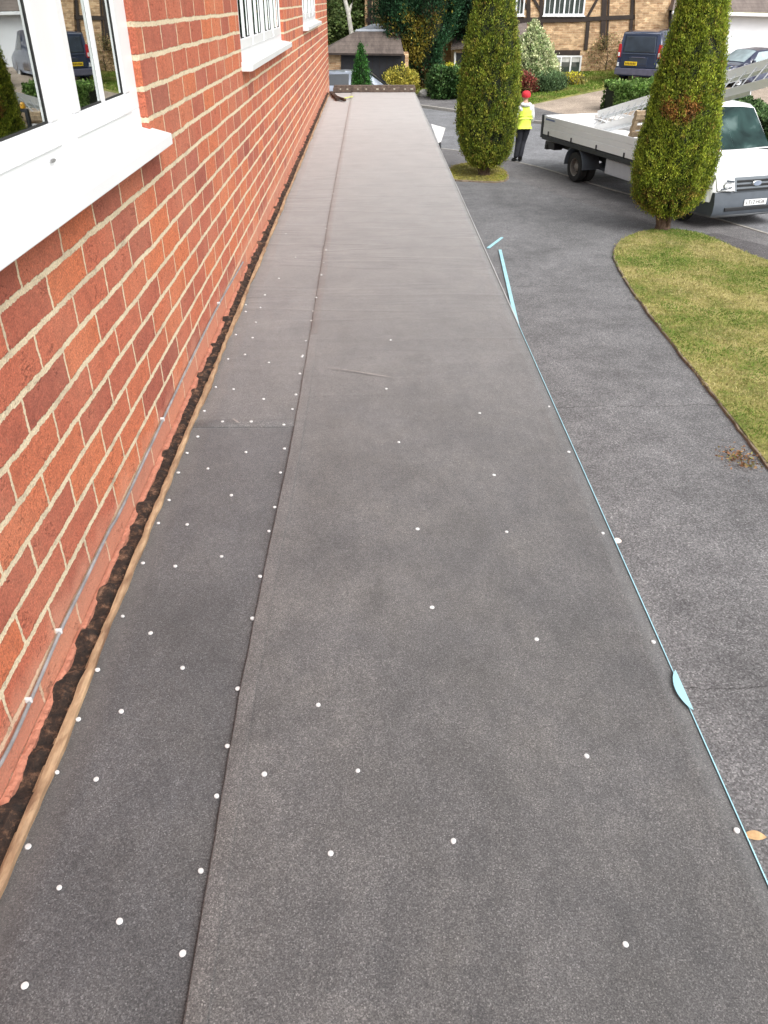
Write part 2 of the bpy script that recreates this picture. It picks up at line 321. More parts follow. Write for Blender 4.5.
# ------------------------------------------------------------------ object helpers
def link(name, me, mat, parent=None):
    o = bpy.data.objects.new(name, me); COL.objects.link(o)
    if mat is not None and not me.materials: me.materials.append(mat)
    if parent is not None: o.parent = parent
    return o
def tag(o, label=None, cat=None, group=None, kind=None):
    if label: o['label'] = label
    if cat: o['category'] = cat
    if group: o['group'] = group
    if kind: o['kind'] = kind
    return o
def empty(name, loc=(0, 0, 0), rz=0, label=None, cat=None, group=None):
    o = bpy.data.objects.new(name, None); COL.objects.link(o); o.location = loc; o.rotation_euler = (0, 0, rz); o.empty_display_size = .2
    return tag(o, label, cat, group)
class MB:
    def __init__(s): s.v = []; s.f = []
    def add(s, vs, fs):
        k = len(s.v); s.v += [tuple(map(float, v)) for v in vs]; s.f += [tuple(i+k for i in f) for f in fs]; return s
    def box(s, x0, x1, y0, y1, z0, z1):
        return s.add([(x0, y0, z0), (x1, y0, z0), (x1, y1, z0), (x0, y1, z0), (x0, y0, z1), (x1, y0, z1), (x1, y1, z1), (x0, y1, z1)],
                     [(0, 3, 2, 1), (4, 5, 6, 7), (0, 1, 5, 4), (1, 2, 6, 5), (2, 3, 7, 6), (3, 0, 4, 7)])
    def obox(s, p, q, w, h, up=(0, 0, 1)):
        """bar from p to q, w wide and h high"""
        p = Vector(p); q = Vector(q); d = (q-p).normalized(); u = Vector(up); sd_ = d.cross(u)
        if sd_.length < 1e-4: sd_ = d.cross(Vector((1, 0, 0)))
        sd_.normalize(); u = sd_.cross(d).normalized()
        vs = []
        for c in (p, q):
            for a, b in ((-1, -1), (1, -1), (1, 1), (-1, 1)): vs.append(c+sd_*a*w/2+u*b*h/2)
        return s.add(vs, [(0, 1, 2, 3), (7, 6, 5, 4), (0, 4, 5, 1), (1, 5, 6, 2), (2, 6, 7, 3), (3, 7, 4, 0)])
    def tube(s, pts, r, n=8, cap=True):
        pts = [Vector(p) for p in pts]; R = r if isinstance(r, (list, tuple)) else [r]*len(pts)
        vs = []; prev = None
        for i, p in enumerate(pts):
            d = (pts[min(i+1, len(pts)-1)]-pts[max(i-1, 0)]).normalized()
            a = Vector((0, 0, 1)) if abs(d.z) < .95 else Vector((1, 0, 0))
            x = d.cross(a).normalized(); y = x.cross(d).normalized()
            for k in range(n):
                t = 2*pi*k/n; vs.append(p+x*cos(t)*R[i]+y*sin(t)*R[i])
        fs = []
        for i in range(len(pts)-1):
            for k in range(n): fs.append((i*n+k, i*n+(k+1) % n, (i+1)*n+(k+1) % n, (i+1)*n+k))
        if cap: fs.append(tuple(range(n))[::-1]); fs.append(tuple((len(pts)-1)*n+k for k in range(n)))
        return s.add(vs, fs)
    def disc(s, c, axis, r, th, n=20, hole=0):
        c = Vector(c); a = Vector(axis).normalized()
        return s.tube([c-a*th/2, c+a*th/2], r, n)
    def lathe(s, c, axis, prof, n=28):
        """prof: (radius, offset along axis)"""
        c = Vector(c); a = Vector(axis).normalized(); t = Vector((0, 0, 1)) if abs(a.z) < .9 else Vector((1, 0, 0)); x = a.cross(t).normalized(); y = x.cross(a)
        vs = []; fs = []
        for r, o in prof:
            for k in range(n): an = 2*pi*k/n; vs.append(c+a*o+x*cos(an)*r+y*sin(an)*r)
        for i in range(len(prof)-1):
            for k in range(n): fs.append((i*n+k, i*n+(k+1) % n, (i+1)*n+(k+1) % n, (i+1)*n+k))
        return s.add(vs, fs)
    def prism(s, poly, z0, z1):
        n = len(poly); vs = [(x, y, z0) for x, y in poly]+[(x, y, z1) for x, y in poly]
        fs = [tuple(range(n))[::-1], tuple(range(n, 2*n))]+[(i, (i+1) % n, n+(i+1) % n, n+i) for i in range(n)]
        return s.add(vs, fs)
    def build(s, name, mat, parent=None, bevel=0, smooth=False, seg=2, world=False):
        me = bpy.data.meshes.new(name); me.from_pydata(s.v, [], s.f); me.update()
        bm = bmesh.new(); bm.from_mesh(me); bmesh.ops.recalc_face_normals(bm, faces=bm.faces); bm.to_mesh(me); bm.free()
        if smooth:
            for p in me.polygons: p.use_smooth = True
        o = link(name, me, mat, parent)
        if bevel:
            m = o.modifiers.new('bevel', 'BEVEL'); m.width = bevel; m.segments = seg; m.limit_method = 'ANGLE'; m.angle_limit = radians(35)
        if smooth and not bevel:
            m = o.modifiers.new('es', 'EDGE_SPLIT'); m.split_angle = radians(38)
        return o
def sheet(name, pts, mat, kind='structure', parent=None, label=None):
    me = bpy.data.meshes.new(name); me.from_pydata([tuple(p) for p in pts], [], [tuple(range(len(pts)))])
    bm = bmesh.new(); bm.from_mesh(me); bmesh.ops.triangulate(bm, faces=bm.faces)
    for f in bm.faces:
        if f.normal.z < 0: f.normal_flip()
    bm.to_mesh(me); bm.free()
    o = link(name, me, mat, parent); 
    if kind: o['kind'] = kind
    return o
def spline(pts, n=8):
    P = [np.array(p, float) for p in pts]; out = []
    for i in range(len(P)-1):
        p0 = P[max(i-1, 0)]; p1 = P[i]; p2 = P[i+1]; p3 = P[min(i+2, len(P)-1)]
        for k in range(n):
            t = k/n; out.append(tuple(.5*((2*p1)+(-p0+p2)*t+(2*p0-5*p1+4*p2-p3)*t*t+(-p0+3*p1-3*p2+p3)*t**3)))
    out.append(tuple(P[-1])); return out
def ribbon(pts, w, h, z0=0.0, jit=0):
    """a kerb-like bar along a path"""
    mb = MB(); P = [Vector((p[0], p[1], p[2] if len(p) > 2 else 0)) for p in pts]; vs = []; n = len(P)
    for i, p in enumerate(P):
        d = (P[min(i+1, n-1)]-P[max(i-1, 0)]); d.z = 0; d.normalize(); s_ = Vector((d.y, -d.x, 0)); j = random.uniform(-jit, jit); hh = h+random.uniform(-jit, jit)*.6
        for a, b in ((-w/2, -.05), (w/2, -.05), (w/2+j, hh), (-w/2+j, hh)): vs.append(p+s_*a+Vector((0, 0, z0+b)))
    fs = []
    for i in range(n-1):
        for k in range(4): fs.append((i*4+k, i*4+(k+1) % 4, (i+1)*4+(k+1) % 4, (i+1)*4+k))
    fs += [(0, 1, 2, 3), tuple((n-1)*4+k for k in (3, 2, 1, 0))]
    return mb.add(vs, fs)

def leaf_mesh(name, c, d, s, l, tint, mat, parent=None, curl=.0):
    """one mesh of many small leaf faces. c centres, d unit directions, s widths, l lengths, tint rgb"""
    N = len(c); r = rng.normal(size=(N, 3)); side = np.cross(d, r); side /= np.linalg.norm(side, axis=1)[:, None]+1e-9
    nrm = np.cross(side, d)
    s = np.asarray(s).reshape(-1, 1)*np.ones((N, 1)); l = np.asarray(l).reshape(-1, 1)*np.ones((N, 1))
    a = c-d*l/2; b = c+side*s/2+nrm*s*.15; e = c+d*l/2; f = c-side*s/2+nrm*s*.15
    V = np.stack([a, b, e, f], 1).reshape(-1, 3)
    me = bpy.data.meshes.new(name); me.vertices.add(4*N); me.vertices.foreach_set('co', V.ravel())
    me.loops.add(4*N); me.loops.foreach_set('vertex_index', np.arange(4*N, dtype=np.int32))
    me.polygons.add(N); me.polygons.foreach_set('loop_start', np.arange(0, 4*N, 4, dtype=np.int32)); me.polygons.foreach_set('loop_total', np.full(N, 4, dtype=np.int32))
    me.update(calc_edges=True)
    at = me.attributes.new('tint', 'FLOAT_COLOR', 'FACE'); t4 = np.ones((N, 4)); t4[:, :3] = np.clip(tint, 0, 1); at.data.foreach_set('color', t4.ravel())
    me.validate()
    return link(name, me, mat, parent)
def unit(v): return v/(np.linalg.norm(v, axis=-1, keepdims=True)+1e-9)
def tints(N, cols, w=None, jit=.25, idx=None):
    cols = np.array(cols, float)
    if idx is None: idx = rng.choice(len(cols), N, p=w)
    t = cols[idx]*(1+rng.normal(size=(N, 1))*jit); return np.clip(t, .002, 1)

def fan_tree(name, base, prof, label, cat, ncl, per, cl_r, leafw, leafl, cols, w=None, up=.6, group=None, trunk_r=.1, trunk_h=.4, squash=1.0, patch=None, mat=None, core=.82, twigs=3, jit=.25, lump=.1, colfn=None, bark=None, rz=0):
    """a tree or shrub: prof = [(z, radius)], clumps of leaves set on its surface"""
    root = empty(name, base, rz, label, cat, group)
    zs = np.array([p[0] for p in prof]); rs = np.array([p[1] for p in prof])
    # surface-area weighted heights
    zz = np.linspace(zs[0], zs[-1], 400); rr = np.interp(zz, zs, rs); cum = np.cumsum(rr+.02); cum /= cum[-1]
    z = np.interp(rng.random(ncl), cum, zz); th = rng.random(ncl)*2*pi; R = np.interp(z, zs, rs)
    lum = np.array([1+lump*2*mn.noise(Vector((cos(t)*2.1, sin(t)*2.1, zc*1.3+base[0]))) for t, zc in zip(th, z)])
    R = R*lum*(1-rng.random(ncl)**2*.16)*np.where(rng.random(ncl) < .07, 1+.10*rng.random(ncl), 1)
    keep = np.array([mn.noise(Vector((cos(t)*5.2, sin(t)*5.2, zc*2.6+base[1]))) > -.40 for t, zc in zip(th, z)]) if ncl > 1400 else np.ones(ncl, bool)
    z = z[keep]; th = th[keep]; R = R[keep]; ncl = int(keep.sum())
    c = np.stack([cos_(th)*R, sin_(th)*R*squash, z], 1)
    slope = np.gradient(rr, zz); sl_ = np.interp(z, zz, slope)
    out = unit(np.stack([cos_(th), sin_(th), -sl_], 1))
    dz = np.array([0, 0, 1.0]); dirc = unit(out*(1-up)+dz*up+rng.normal(size=(ncl, 3))*.12)
    ci = rng.choice(len(cols), ncl, p=w)
    if colfn is not None: ci = np.array([colfn(a, i) for a, i in zip(c, ci)])
    tone = 1+rng.normal(size=ncl)*.13+np.array([.30*mn.noise(Vector((a[0]*7, a[1]*7, a[2]*2.2))) for a in c])
    C = np.repeat(c, per, 0)+rng.normal(size=(ncl*per, 3))*cl_r*np.array([1, 1, 1.35]); D = unit(np.repeat(dirc, per, 0)+rng.normal(size=(ncl*per, 3))*.45)
    N = ncl*per
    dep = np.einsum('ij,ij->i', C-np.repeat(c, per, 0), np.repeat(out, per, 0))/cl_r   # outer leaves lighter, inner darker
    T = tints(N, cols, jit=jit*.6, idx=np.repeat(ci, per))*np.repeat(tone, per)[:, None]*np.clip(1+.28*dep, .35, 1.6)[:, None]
    L = leafl*(.6+.8*rng.random(N)); W = leafw*(.6+.8*rng.random(N))
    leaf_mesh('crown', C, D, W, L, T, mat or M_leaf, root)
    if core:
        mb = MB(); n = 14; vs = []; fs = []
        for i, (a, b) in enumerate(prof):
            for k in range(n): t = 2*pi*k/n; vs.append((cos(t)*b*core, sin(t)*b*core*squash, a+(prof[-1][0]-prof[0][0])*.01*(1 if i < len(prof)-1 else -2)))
        for i in range(len(prof)-1):
            for k in range(n): fs.append((i*n+k, i*n+(k+1) % n, (i+1)*n+(k+1) % n, (i+1)*n+k))
        mb.add(vs, fs); mb.build('dark_core', M_core, root, smooth=True)  # solid dark hull added inside the crown, shows in its gaps
    mb = MB(); 
    mb.tube([(0, 0, -.05), (0, 0, trunk_h*.5), (.01, 0, trunk_h), (0, 0, prof[-1][0]*.6)], [trunk_r*1.35, trunk_r, trunk_r*.9, trunk_r*.3], 10)
    for k in range(twigs):
        t = k*2*pi/max(twigs, 1)+.4; r = prof[min(1, len(prof)-1)][1]
        mb.tube([(cos(t)*trunk_r*.6, sin(t)*trunk_r*.6, .02), (cos(t)*trunk_r*1.5, sin(t)*trunk_r*1.5, trunk_h*.7), (cos(t)*r*.6, sin(t)*r*.6, trunk_h*1.6)], [trunk_r*.5, trunk_r*.42, trunk_r*.2], 7)
    mb.build('trunk', bark or M_bark, root, smooth=True)
    return root
cos_ = np.cos; sin_ = np.sin

# ================================================================== THE SETTING
def off(p, d, z=None):      # a point d metres beyond the far kerb
    return (p[0]+KN[0]*d, p[1]+KN[1]*d, gz(p[0]+KN[0]*d, p[1]+KN[1]*d) if z is None else z)
KD = (0.609, -0.793)
def fk(t, d=0.001, up=0):   # along the far kerb line (t metres from KA), d beyond it
    x = KA[0]+KD[0]*t+KN[0]*d; y = KA[1]+KD[1]*t+KN[1]*d; return (x, y, gz(x, y)+up)
sheet('ground', [(-60, -30, -.03), (60, -30, -.03)]+[(fk(80)[0], fk(80)[1], -.03), (fk(-90)[0], fk(-90)[1], -.03)], M_lawn)
sheet('hillside', [fk(-90, .01), fk(80, .01), fk(80, 150), fk(-90, 150)], M_lawn)
kerb_px = [(445, 149), (520, 163), (555, 172), (602, 187), (650, 200), (700, 214), (768, 234)]
kn_ = [atz(x, y) for x, y in kerb_px]
nk = [(-9, 30.5, 0), (-3, 29.3, 0)]+kn_+[(9.3, 12.2, 0), (12.5, 4.5, 0), (16, -6, 0)]
nk = spline(nk, 5)
sheet('road', [(p[0], p[1], 0.0) for p in nk]+[(fk(60)[0]-.03, fk(60)[1]-.02, 0), (fk(-40)[0]-.03, fk(-40)[1]-.02, 0)], M_road)
jt = [atz(x, y) for x, y in [(500, 174), (534, 187), (604, 210), (640, 222), (705, 232)]]
jl = [(-9, 26, 0), (1.2, 23.9, 0)]+jt+[(7.6, 13.9, 0), (9.6, 9.5, 0), (12.5, -6, 0)]
jl = spline(jl, 5)
sheet('pavement', [(p[0], p[1], .003) for p in nk]+[(p[0], p[1], .003) for p in jl[::-1]], M_pave)
lawn_edge = [(3.78, 2.0), (3.80, 4.5)]+[atz(x, y)[:2] for x, y in [(768, 468), (735, 425), (700, 380), (672, 345), (645, 310), (625, 280), (614, 258), (620, 243), (640, 234), (668, 231), (705, 237), (768, 263)]]+[(8.4, 11.0), (10.0, 6.0), (11.5, 2.0)]
le = spline(lawn_edge, 6)
driveway_pts = [(.3, -6), (6, -6), (6.0, 2.0)]+[(3.9, 2.0), (3.9, 5)]+[(p[0]+.05, p[1]) for p in le[12:60]]
sheet('driveway', [(.2, -6, .006), (12.4, -6, .006)]+[(p[0], p[1], .006) for p in jl[::-1] if p[0] > 1.1 and p[1] > -6]+[(1.2, 23.9, .006), (.2, 24.1, .006)], M_drive)
lawn_in = [(p[0], p[1]) for p in le]
sheet('lawn', [(p[0], p[1], .045) for p in lawn_in], M_lawn)
ribbon([(p[0], p[1], 0) for p in le[:54]], .035, .04, jit=.014).build('lawn_edging', M_stoneedge, bevel=.006)['kind'] = 'structure'
sheet('pavement_patch', [atz(x, y, .010) for x, y in [(694, 236), (716, 233), (768, 246), (800, 258), (800, 275), (768, 262.5), (730, 247)]], M_patch)
for q, (a, b) in enumerate(((0, len(nk)),)):
    ribbon([(p[0], p[1], 0) for p in nk[a:b]], .07, .014, jit=.004).build('kerb', M_kerb).__setitem__('kind', 'structure')
ribbon([fk(t, -.02, 0)[:2]+(0,) for t in np.arange(-40, 60, .9)], .14, .10, jit=.006).build('far_kerb', M_kerb, bevel=.01)['kind'] = 'structure'
sheet('far_pavement', [fk(-40, .04, .012), fk(60, .04, .012), fk(60, 1.5, .012), fk(4, 1.6, .012), fk(1, 2.6, .012), fk(-40, 2.6, .012)], M_pave)
sheet('front_garden_grass', [G(x, y, .004) for x, y in [(300, 98), (420, 97), (480, 97), (520, 106), (536, 104), (620, 86), (640, 60), (640, 55), (300, 55)]], M_lawn)
sheet('block_paved_drive', [G(x, y, .008) for x, y in [(500, 114), (518, 108), (536, 104), (612, 88.5), (618, 78), (640, 55), (1000, 50), (1000, 200), (768, 146), (700, 130), (600, 122)]], M_block)
sheet('flower_bed', [G(x, y, .016) for x, y in [(726, 122), (768, 146), (820, 172), (840, 160), (790, 128), (735, 112)]], M_soil)
mb = MB()
pp = [atz(x, y) for x, y in [(448, 176), (452, 168), (470, 164), (492, 166), (505, 172), (507, 180), (495, 183), (470, 182), (455, 181)]]
moss = spline([p[:2] for p in pp]+[pp[0][:2]], 5)
sheet('grass_island', [(p[0], p[1], .035) for p in moss], M_lawn)
ribbon([(p[0], p[1], 0) for p in moss], .06, .04, jit=.012).build('island_edging', M_stoneedge, bevel=.006)['kind'] = 'structure'

def in_poly(P, poly):
    x, y = P[:, 0], P[:, 1]; c = np.zeros(len(P), bool); n = len(poly)
    for i in range(n):
        x0, y0 = poly[i][:2]; x1, y1 = poly[(i+1) % n][:2]
        m = ((y0 > y) != (y1 > y)) & (x < (x1-x0)*(y-y0)/((y1-y0)+1e-12)+x0); c ^= m
    return c
def grass(name, poly, n, L, W, z, cols, label, scale=.9, zf=None):
    a = np.array([p[:2] for p in poly]); lo = a.min(0); hi = a.max(0)
    P = lo+(hi-lo)*rng.random((n, 2)); P = P[in_poly(P+rng.normal(size=P.shape)*.03, poly)]
    nz = np.array([mn.noise(Vector((p[0]*scale, p[1]*scale, 3.1)))*.95+mn.noise(Vector((p[0]*4, p[1]*4, 1.1)))*.45+mn.noise(Vector((p[0]*11, p[1]*11, 5)))*.25 for p in P])
    N = len(P); D = unit(np.stack([rng.normal(size=N)*.8, rng.normal(size=N)*.8, np.ones(N)*.75], 1))
    l = L*(.5+rng.random(N)); zz = z if zf is None else np.array([zf(p[0], p[1]) for p in P])
    C = np.stack([P[:, 0], P[:, 1], zz+l*.30*D[:, 2]], 1)
    k = np.clip((nz+.55+rng.normal(size=N)*.16)/1.1*len(cols), 0, len(cols)-1).astype(int)
    o = leaf_mesh(name, C, D, W, l, tints(N, cols, jit=.22, idx=k), M_grass)
    tag(o, label, 'grass', kind='stuff'); return o
gcols = [(.11, .19, .03), (.16, .25, .045), (.21, .27, .06), (.28, .29, .09), (.40, .36, .15), (.48, .42, .20)]
vis = [p for p in le if p[1] > 5.6 and p[0] < 8.6]
vis_poly = [(3.84, 5.8)]+[p[:2] for p in le if p[1] > 5.9 and p[0] < 7.6]+[(7.6, 5.8)]
grass('lawn_grass', vis_poly, 105000, .040, .009, .045, gcols, 'short patchy green and straw coloured grass covering the front lawn')
grass('island_grass', moss, 6000, .05, .012, .035, [(.30, .31, .05), (.42, .37, .08), (.25, .22, .07)], 'mossy yellowish grass around the foot of the farther cypress')
gp = [G(x, y) for x, y in [(420, 97), (480, 97), (520, 105), (536, 103), (618, 85), (632, 78), (632, 70), (400, 78)]]
grass('garden_grass', gp, 50000, .10, .030, 0, [(.11, .19, .025), (.15, .24, .035), (.19, .25, .05), (.24, .24, .07)], 'bright green sloping grass in front of the half timbered house', zf=lambda x, y: gz(x, y))

# fallen leaves at the lawn edge: nobody could count them
c0 = atz(742, 462); N = 190; P = np.stack([c0[0]-.02+rng.normal(size=N)*.09, c0[1]+rng.normal(size=N)*.12, .03+rng.random(N)*.03], 1)
tag(leaf_mesh('leaf_litter', P, unit(rng.normal(size=(N, 3))*np.array([1, 1, .25])), .02, .04, tints(N, [(.26, .13, .07), (.17, .09, .05), (.33, .21, .11), (.24, .22, .08)]), M_grass),
    'rusty brown leaf litter heaped by the lawn edging', 'leaf litter', kind='stuff')
N = 1500; q = rng.random(N); a0 = np.array(G(732, 124)); a1 = np.array(G(790, 158)); P = a0+(a1-a0)*q[:, None]+rng.normal(size=(N, 3))*np.array([.25, .25, .02])+np.array([0, 0, .05])
tag(leaf_mesh('fallen_leaves', P, unit(rng.normal(size=(N, 3))*np.array([1, 1, .25])), .06, .10, tints(N, [(.38, .17, .08), (.22, .10, .05), (.48, .30, .18)]), M_grass),
    'russet fallen leaves under the roadside hedge', 'leaf litter', kind='stuff')

# ================================================================== THE HOUSE WITH THE RED BRICK WALL
WX = -.613
house = empty('brick_house', (-4, 6, 0), 0, 'red brick house wall with white windows on the left of the flat roof', 'house'); HO = Vector((-4, 6, 0))
def loc(o, origin):        # shift a mesh built in world coordinates into its parent's frame
    o.data.transform(Matrix.Translation(-origin)); return o
Y0, Y1, ZT = -3.0, 13.74, 5.25
ops = [(-.55, 2.46, 3.525, 4.70), (4.42, 6.70, 3.565, 4.70), (8.70, 11.1, 3.61, 4.70)]
ys = sorted({Y0, Y1}|{o[0] for o in ops}|{o[1] for o in ops}); zs = sorted({-.1, ZT}|{o[2] for o in ops}|{o[3] for o in ops})
mb = MB()
for i in range(len(ys)-1):
    for j in range(len(zs)-1):
        ym = (ys[i]+ys[i+1])/2; zm = (zs[j]+zs[j+1])/2
        if any(o[0] < ym < o[1] and o[2] < zm < o[3] for o in ops): continue
        mb.add([(WX, ys[i], zs[j]), (WX, ys[i+1], zs[j]), (WX, ys[i+1], zs[j+1]), (WX, ys[i], zs[j+1])], [(0, 1, 2, 3)])
for (a, b, c, d) in ops:
    for p in ([(a, c), (b, c)], [(b, c), (b, d)], [(b, d), (a, d)], [(a, d), (a, c)]):
        (ya, za), (yb, zb) = p; mb.add([(WX, ya, za), (WX, yb, zb), (WX-.26, yb, zb), (WX-.26, ya, za)], [(0, 1, 2, 3)])
mb.add([(WX, Y1, -.1), (-8, Y1, -.1), (-8, Y1, ZT), (WX, Y1, ZT)], [(0, 1, 2, 3)]); mb.add([(WX, Y0, -.1), (-8, Y0, -.1), (-8, Y0, ZT), (WX, Y0, ZT)], [(0, 1, 2, 3)])
mb.add([(-8, Y0, -.1), (-8, Y1, -.1), (-8, Y1, ZT), (-8, Y0, ZT)], [(0, 1, 2, 3)])
loc(mb.build('wall', M_brick, house), HO)
mb = MB(); e = .38; mb.add([(WX+e, Y0-.3, ZT), (WX+e, Y1+.3, ZT), (-4.3, Y1+.3, ZT+2.6), (-4.3, Y0-.3, ZT+2.6), (-8-e, Y0-.3, ZT), (-8-e, Y1+.3, ZT), (WX+e, Y0-.3, ZT-.02), (WX+e, Y1+.3, ZT-.02), (-8-e, Y0-.3, ZT-.02), (-8-e, Y1+.3, ZT-.02)],
    [(0, 1, 2, 3), (3, 2, 5, 4), (6, 7, 9, 8), (0, 1, 7, 6), (4, 5, 9, 8), (0, 3, 4), (1, 2, 5)])
rf = loc(mb.build('roof', M_tile, house), HO)
mb = MB(); mb.box(WX+e, WX+e+.02, Y0-.3, Y1+.3, ZT-.16, ZT-.03); fb = loc(mb.build('fascia', M_pvc, rf), HO)
# rooms behind the windows
mb = MB(); mb.box(-4, WX-.27, -1.0, 11.8, 2.9, 5.1); r_ = loc(mb.build('room_interior', M_interior, house), HO)
me = r_.data; bm = bmesh.new(); bm.from_mesh(me); bm.faces.ensure_lookup_table()
bmesh.ops.delete(bm, geom=[f for f in bm.faces if f.normal.x > .9], context='FACES'); bm.to_mesh(me); bm.free()

def pvc_window(a, b, z0, z1, panes, bars, hbars, sill_z, sill_drop, sx):
    """panes: list of (y0, y1); frame in the opening a..b, z0..z1"""
    xo, xi = WX-.020, WX-.085; gb, gt = z0+.118, z1-.11
    mb = MB(); mb.box(xi, xo, a, b, z0, gb-.045); mb.box(xi, xo, a, b, gt+.045, z1)
    edges = sorted(panes); cur = a
    for (p, q) in edges: mb.box(xi, xo, cur, p-.045, gb-.045, gt+.045); cur = q+.045
    mb.box(xi, xo, cur, b, gb-.045, gt+.045)
    f = loc(mb.build('window', M_pvc, house, bevel=.002), HO)
    for (p, q) in edges:
        mb = MB(); x1 = xo+.006
        for (y0_, y1_, za, zb) in ((p-.045, q+.045, gb-.045, gb), (p-.045, q+.045, gt, gt+.045), (p-.045, p, gb, gt), (q, q+.045, gb, gt)):
            mb.box(xi+.01, x1, y0_, y1_, za, zb)
        c = loc(mb.build('casement', M_pvc, f, bevel=.004), HO)
        mb = MB()
        for (y0_, y1_, za, zb) in ((p, q, gb, gb+.004), (p, q, gt-.004, gt), (p, p+.004, gb, gt), (q-.004, q, gb, gt)): mb.box(xo-.006, xo-.0012, y0_, y1_, za, zb)
        loc(mb.build('gasket', M_black, f), HO)
        mb = MB(); mb.box(xo-.006, xo-.0035, p, q, gb, gt); loc(mb.build('pane', M_clear, f), HO)
        mb = MB()
        for t in bars: yb = p+(q-p)*t; mb.box(xo-.003, xo+.003, yb-.009, yb+.009, gb, gt)
        for zz in hbars: mb.box(xo-.0028, xo+.0036, p, q, zz-.009, zz+.009)
        loc(mb.build('glazing_bar', M_pvc, f), HO)
    # sill: sloping board
    s0, s1 = a-.03, b+.03
    V = []
    for y in (s0, s1): V += [(xo-.01, y, sill_z), (WX+sx, y, sill_z-sill_drop), (WX+sx, y, sill_z-sill_drop-.028), (WX+sx-.012, y, sill_z-sill_drop-.030), (xo-.01, y, sill_z-.045)]
    mb = MB(); mb.add(V, [(0, 1, 6, 5), (1, 2, 7, 6), (2, 3, 8, 7), (3, 4, 9, 8), (4, 0, 5, 9), (0, 4, 3, 2, 1), (5, 6, 7, 8, 9)])
    loc(mb.build('sill', M_pvc, f, bevel=.002), HO)
    # net curtains inside, gathered at the sides
    for (p, q) in edges[::1]:
        for sgn, (c0_, c1_) in ((0, (p-.02, p+(q-p)*.22)), (1, (q-(q-p)*.2, q+.02))):
            n = 14; vs = []
            for k in range(n+1):
                y = c0_+(c1_-c0_)*k/n; x = xi-.10+.018*sin(k*2.1+p)
                vs += [(x, y, z0+.02), (x, y, z1)]
            m2 = MB(); m2.add(vs, [(2*k, 2*k+1, 2*k+3, 2*k+2) for k in range(n)]); cu = loc(m2.build('curtain', M_curtain, f, smooth=True), HO)
    return f
w1 = pvc_window(-.55, 2.46, 3.525, 4.70, [(-.4, .96), (1.16, 1.752), (1.945, 2.325)], (.5,), (3.96,), 3.552, .022, .052)
pvc_window(4.42, 6.70, 3.565, 4.70, [(4.54, 4.94), (5.08, 5.49), (5.63, 6.04), (6.18, 6.59)], (.5,), (), 3.60, .016, .052)
pvc_window(8.70, 11.1, 3.61, 4.70, [(8.82, 9.25), (9.4, 9.83), (9.98, 10.4), (10.55, 10.98)], (.5,), (), 3.64, .014, .052)
mb = MB(); mb.lathe((WX-.0165, 1.72, 3.55), (1, 0, 0), [(0, 0), (.013, 0), (.012, .003), (0, .003)], 16)
o = mb.build('drain_cap', plain('cap_grey', (.2, .2, .2), .5), w1); 
for v in o.data.vertices: v.co.z = 3.58+(v.co.z-3.55)*.28
loc(o, HO)
# rainwater pipe stub at the far corner
# ================================================================== THE FLAT ROOF
RZ = 2.75
ext = empty('flat_roof_extension', (0, 6, 0), 0, 'long narrow flat roof covered in grey mineral felt beside the brick wall', 'flat roof'); EO = Vector((0, 6, 0))
def edge_x(y): return .574+.056*max(0, min(1, y/12.6))
mb = MB(); mb.box(WX+.004, .50, -1.6, 12.5, -.05, RZ-.16); loc(mb.build('wall', M_brick, ext), EO)
mb = MB()
for (a, b) in ((-1.7, 12.62),):
    V = []
    for y in (a, b): x = edge_x(y); V += [(x-.022, y, RZ-.17), (x-.004, y, RZ-.17), (x-.004, y, RZ-.012), (x-.022, y, RZ-.012)]
    mb.add(V, [(0, 1, 5, 4), (1, 2, 6, 5), (2, 3, 7, 6), (3, 0, 4, 7), (0, 3, 2, 1), (4, 5, 6, 7)])
loc(mb.build('fascia', M_pvc, ext), EO)
mb = MB(); V = []
for y in (-1.7, 12.62): x = edge_x(y)-.006; V += [(WX+.01, y, RZ-.20), (x-.02, y, RZ-.20), (x-.02, y, RZ-.012), (-.572, y, RZ-.012), (-.572, y, RZ-.04), (WX+.01, y, RZ-.04)]
mb.add(V, [tuple(range(6)), tuple(range(6, 12))[::-1]]+[(i, (i+1) % 6, (i+1) % 6+6, i+6) for i in range(6)])
loc(mb.build('roof_deck', M_batten, ext), EO)
seam_px = [(160, 1160), (183, 1024), (212, 850), (240, 690), (266, 560), (290, 450), (305, 365), (318, 285), (329, 215)]
seam = [(-.243, -1.7)]+[atz(x, y, RZ)[:2] for x, y in seam_px]
def seam_x(y): return float(np.interp(y, [p[1] for p in seam], [p[0] for p in seam]))
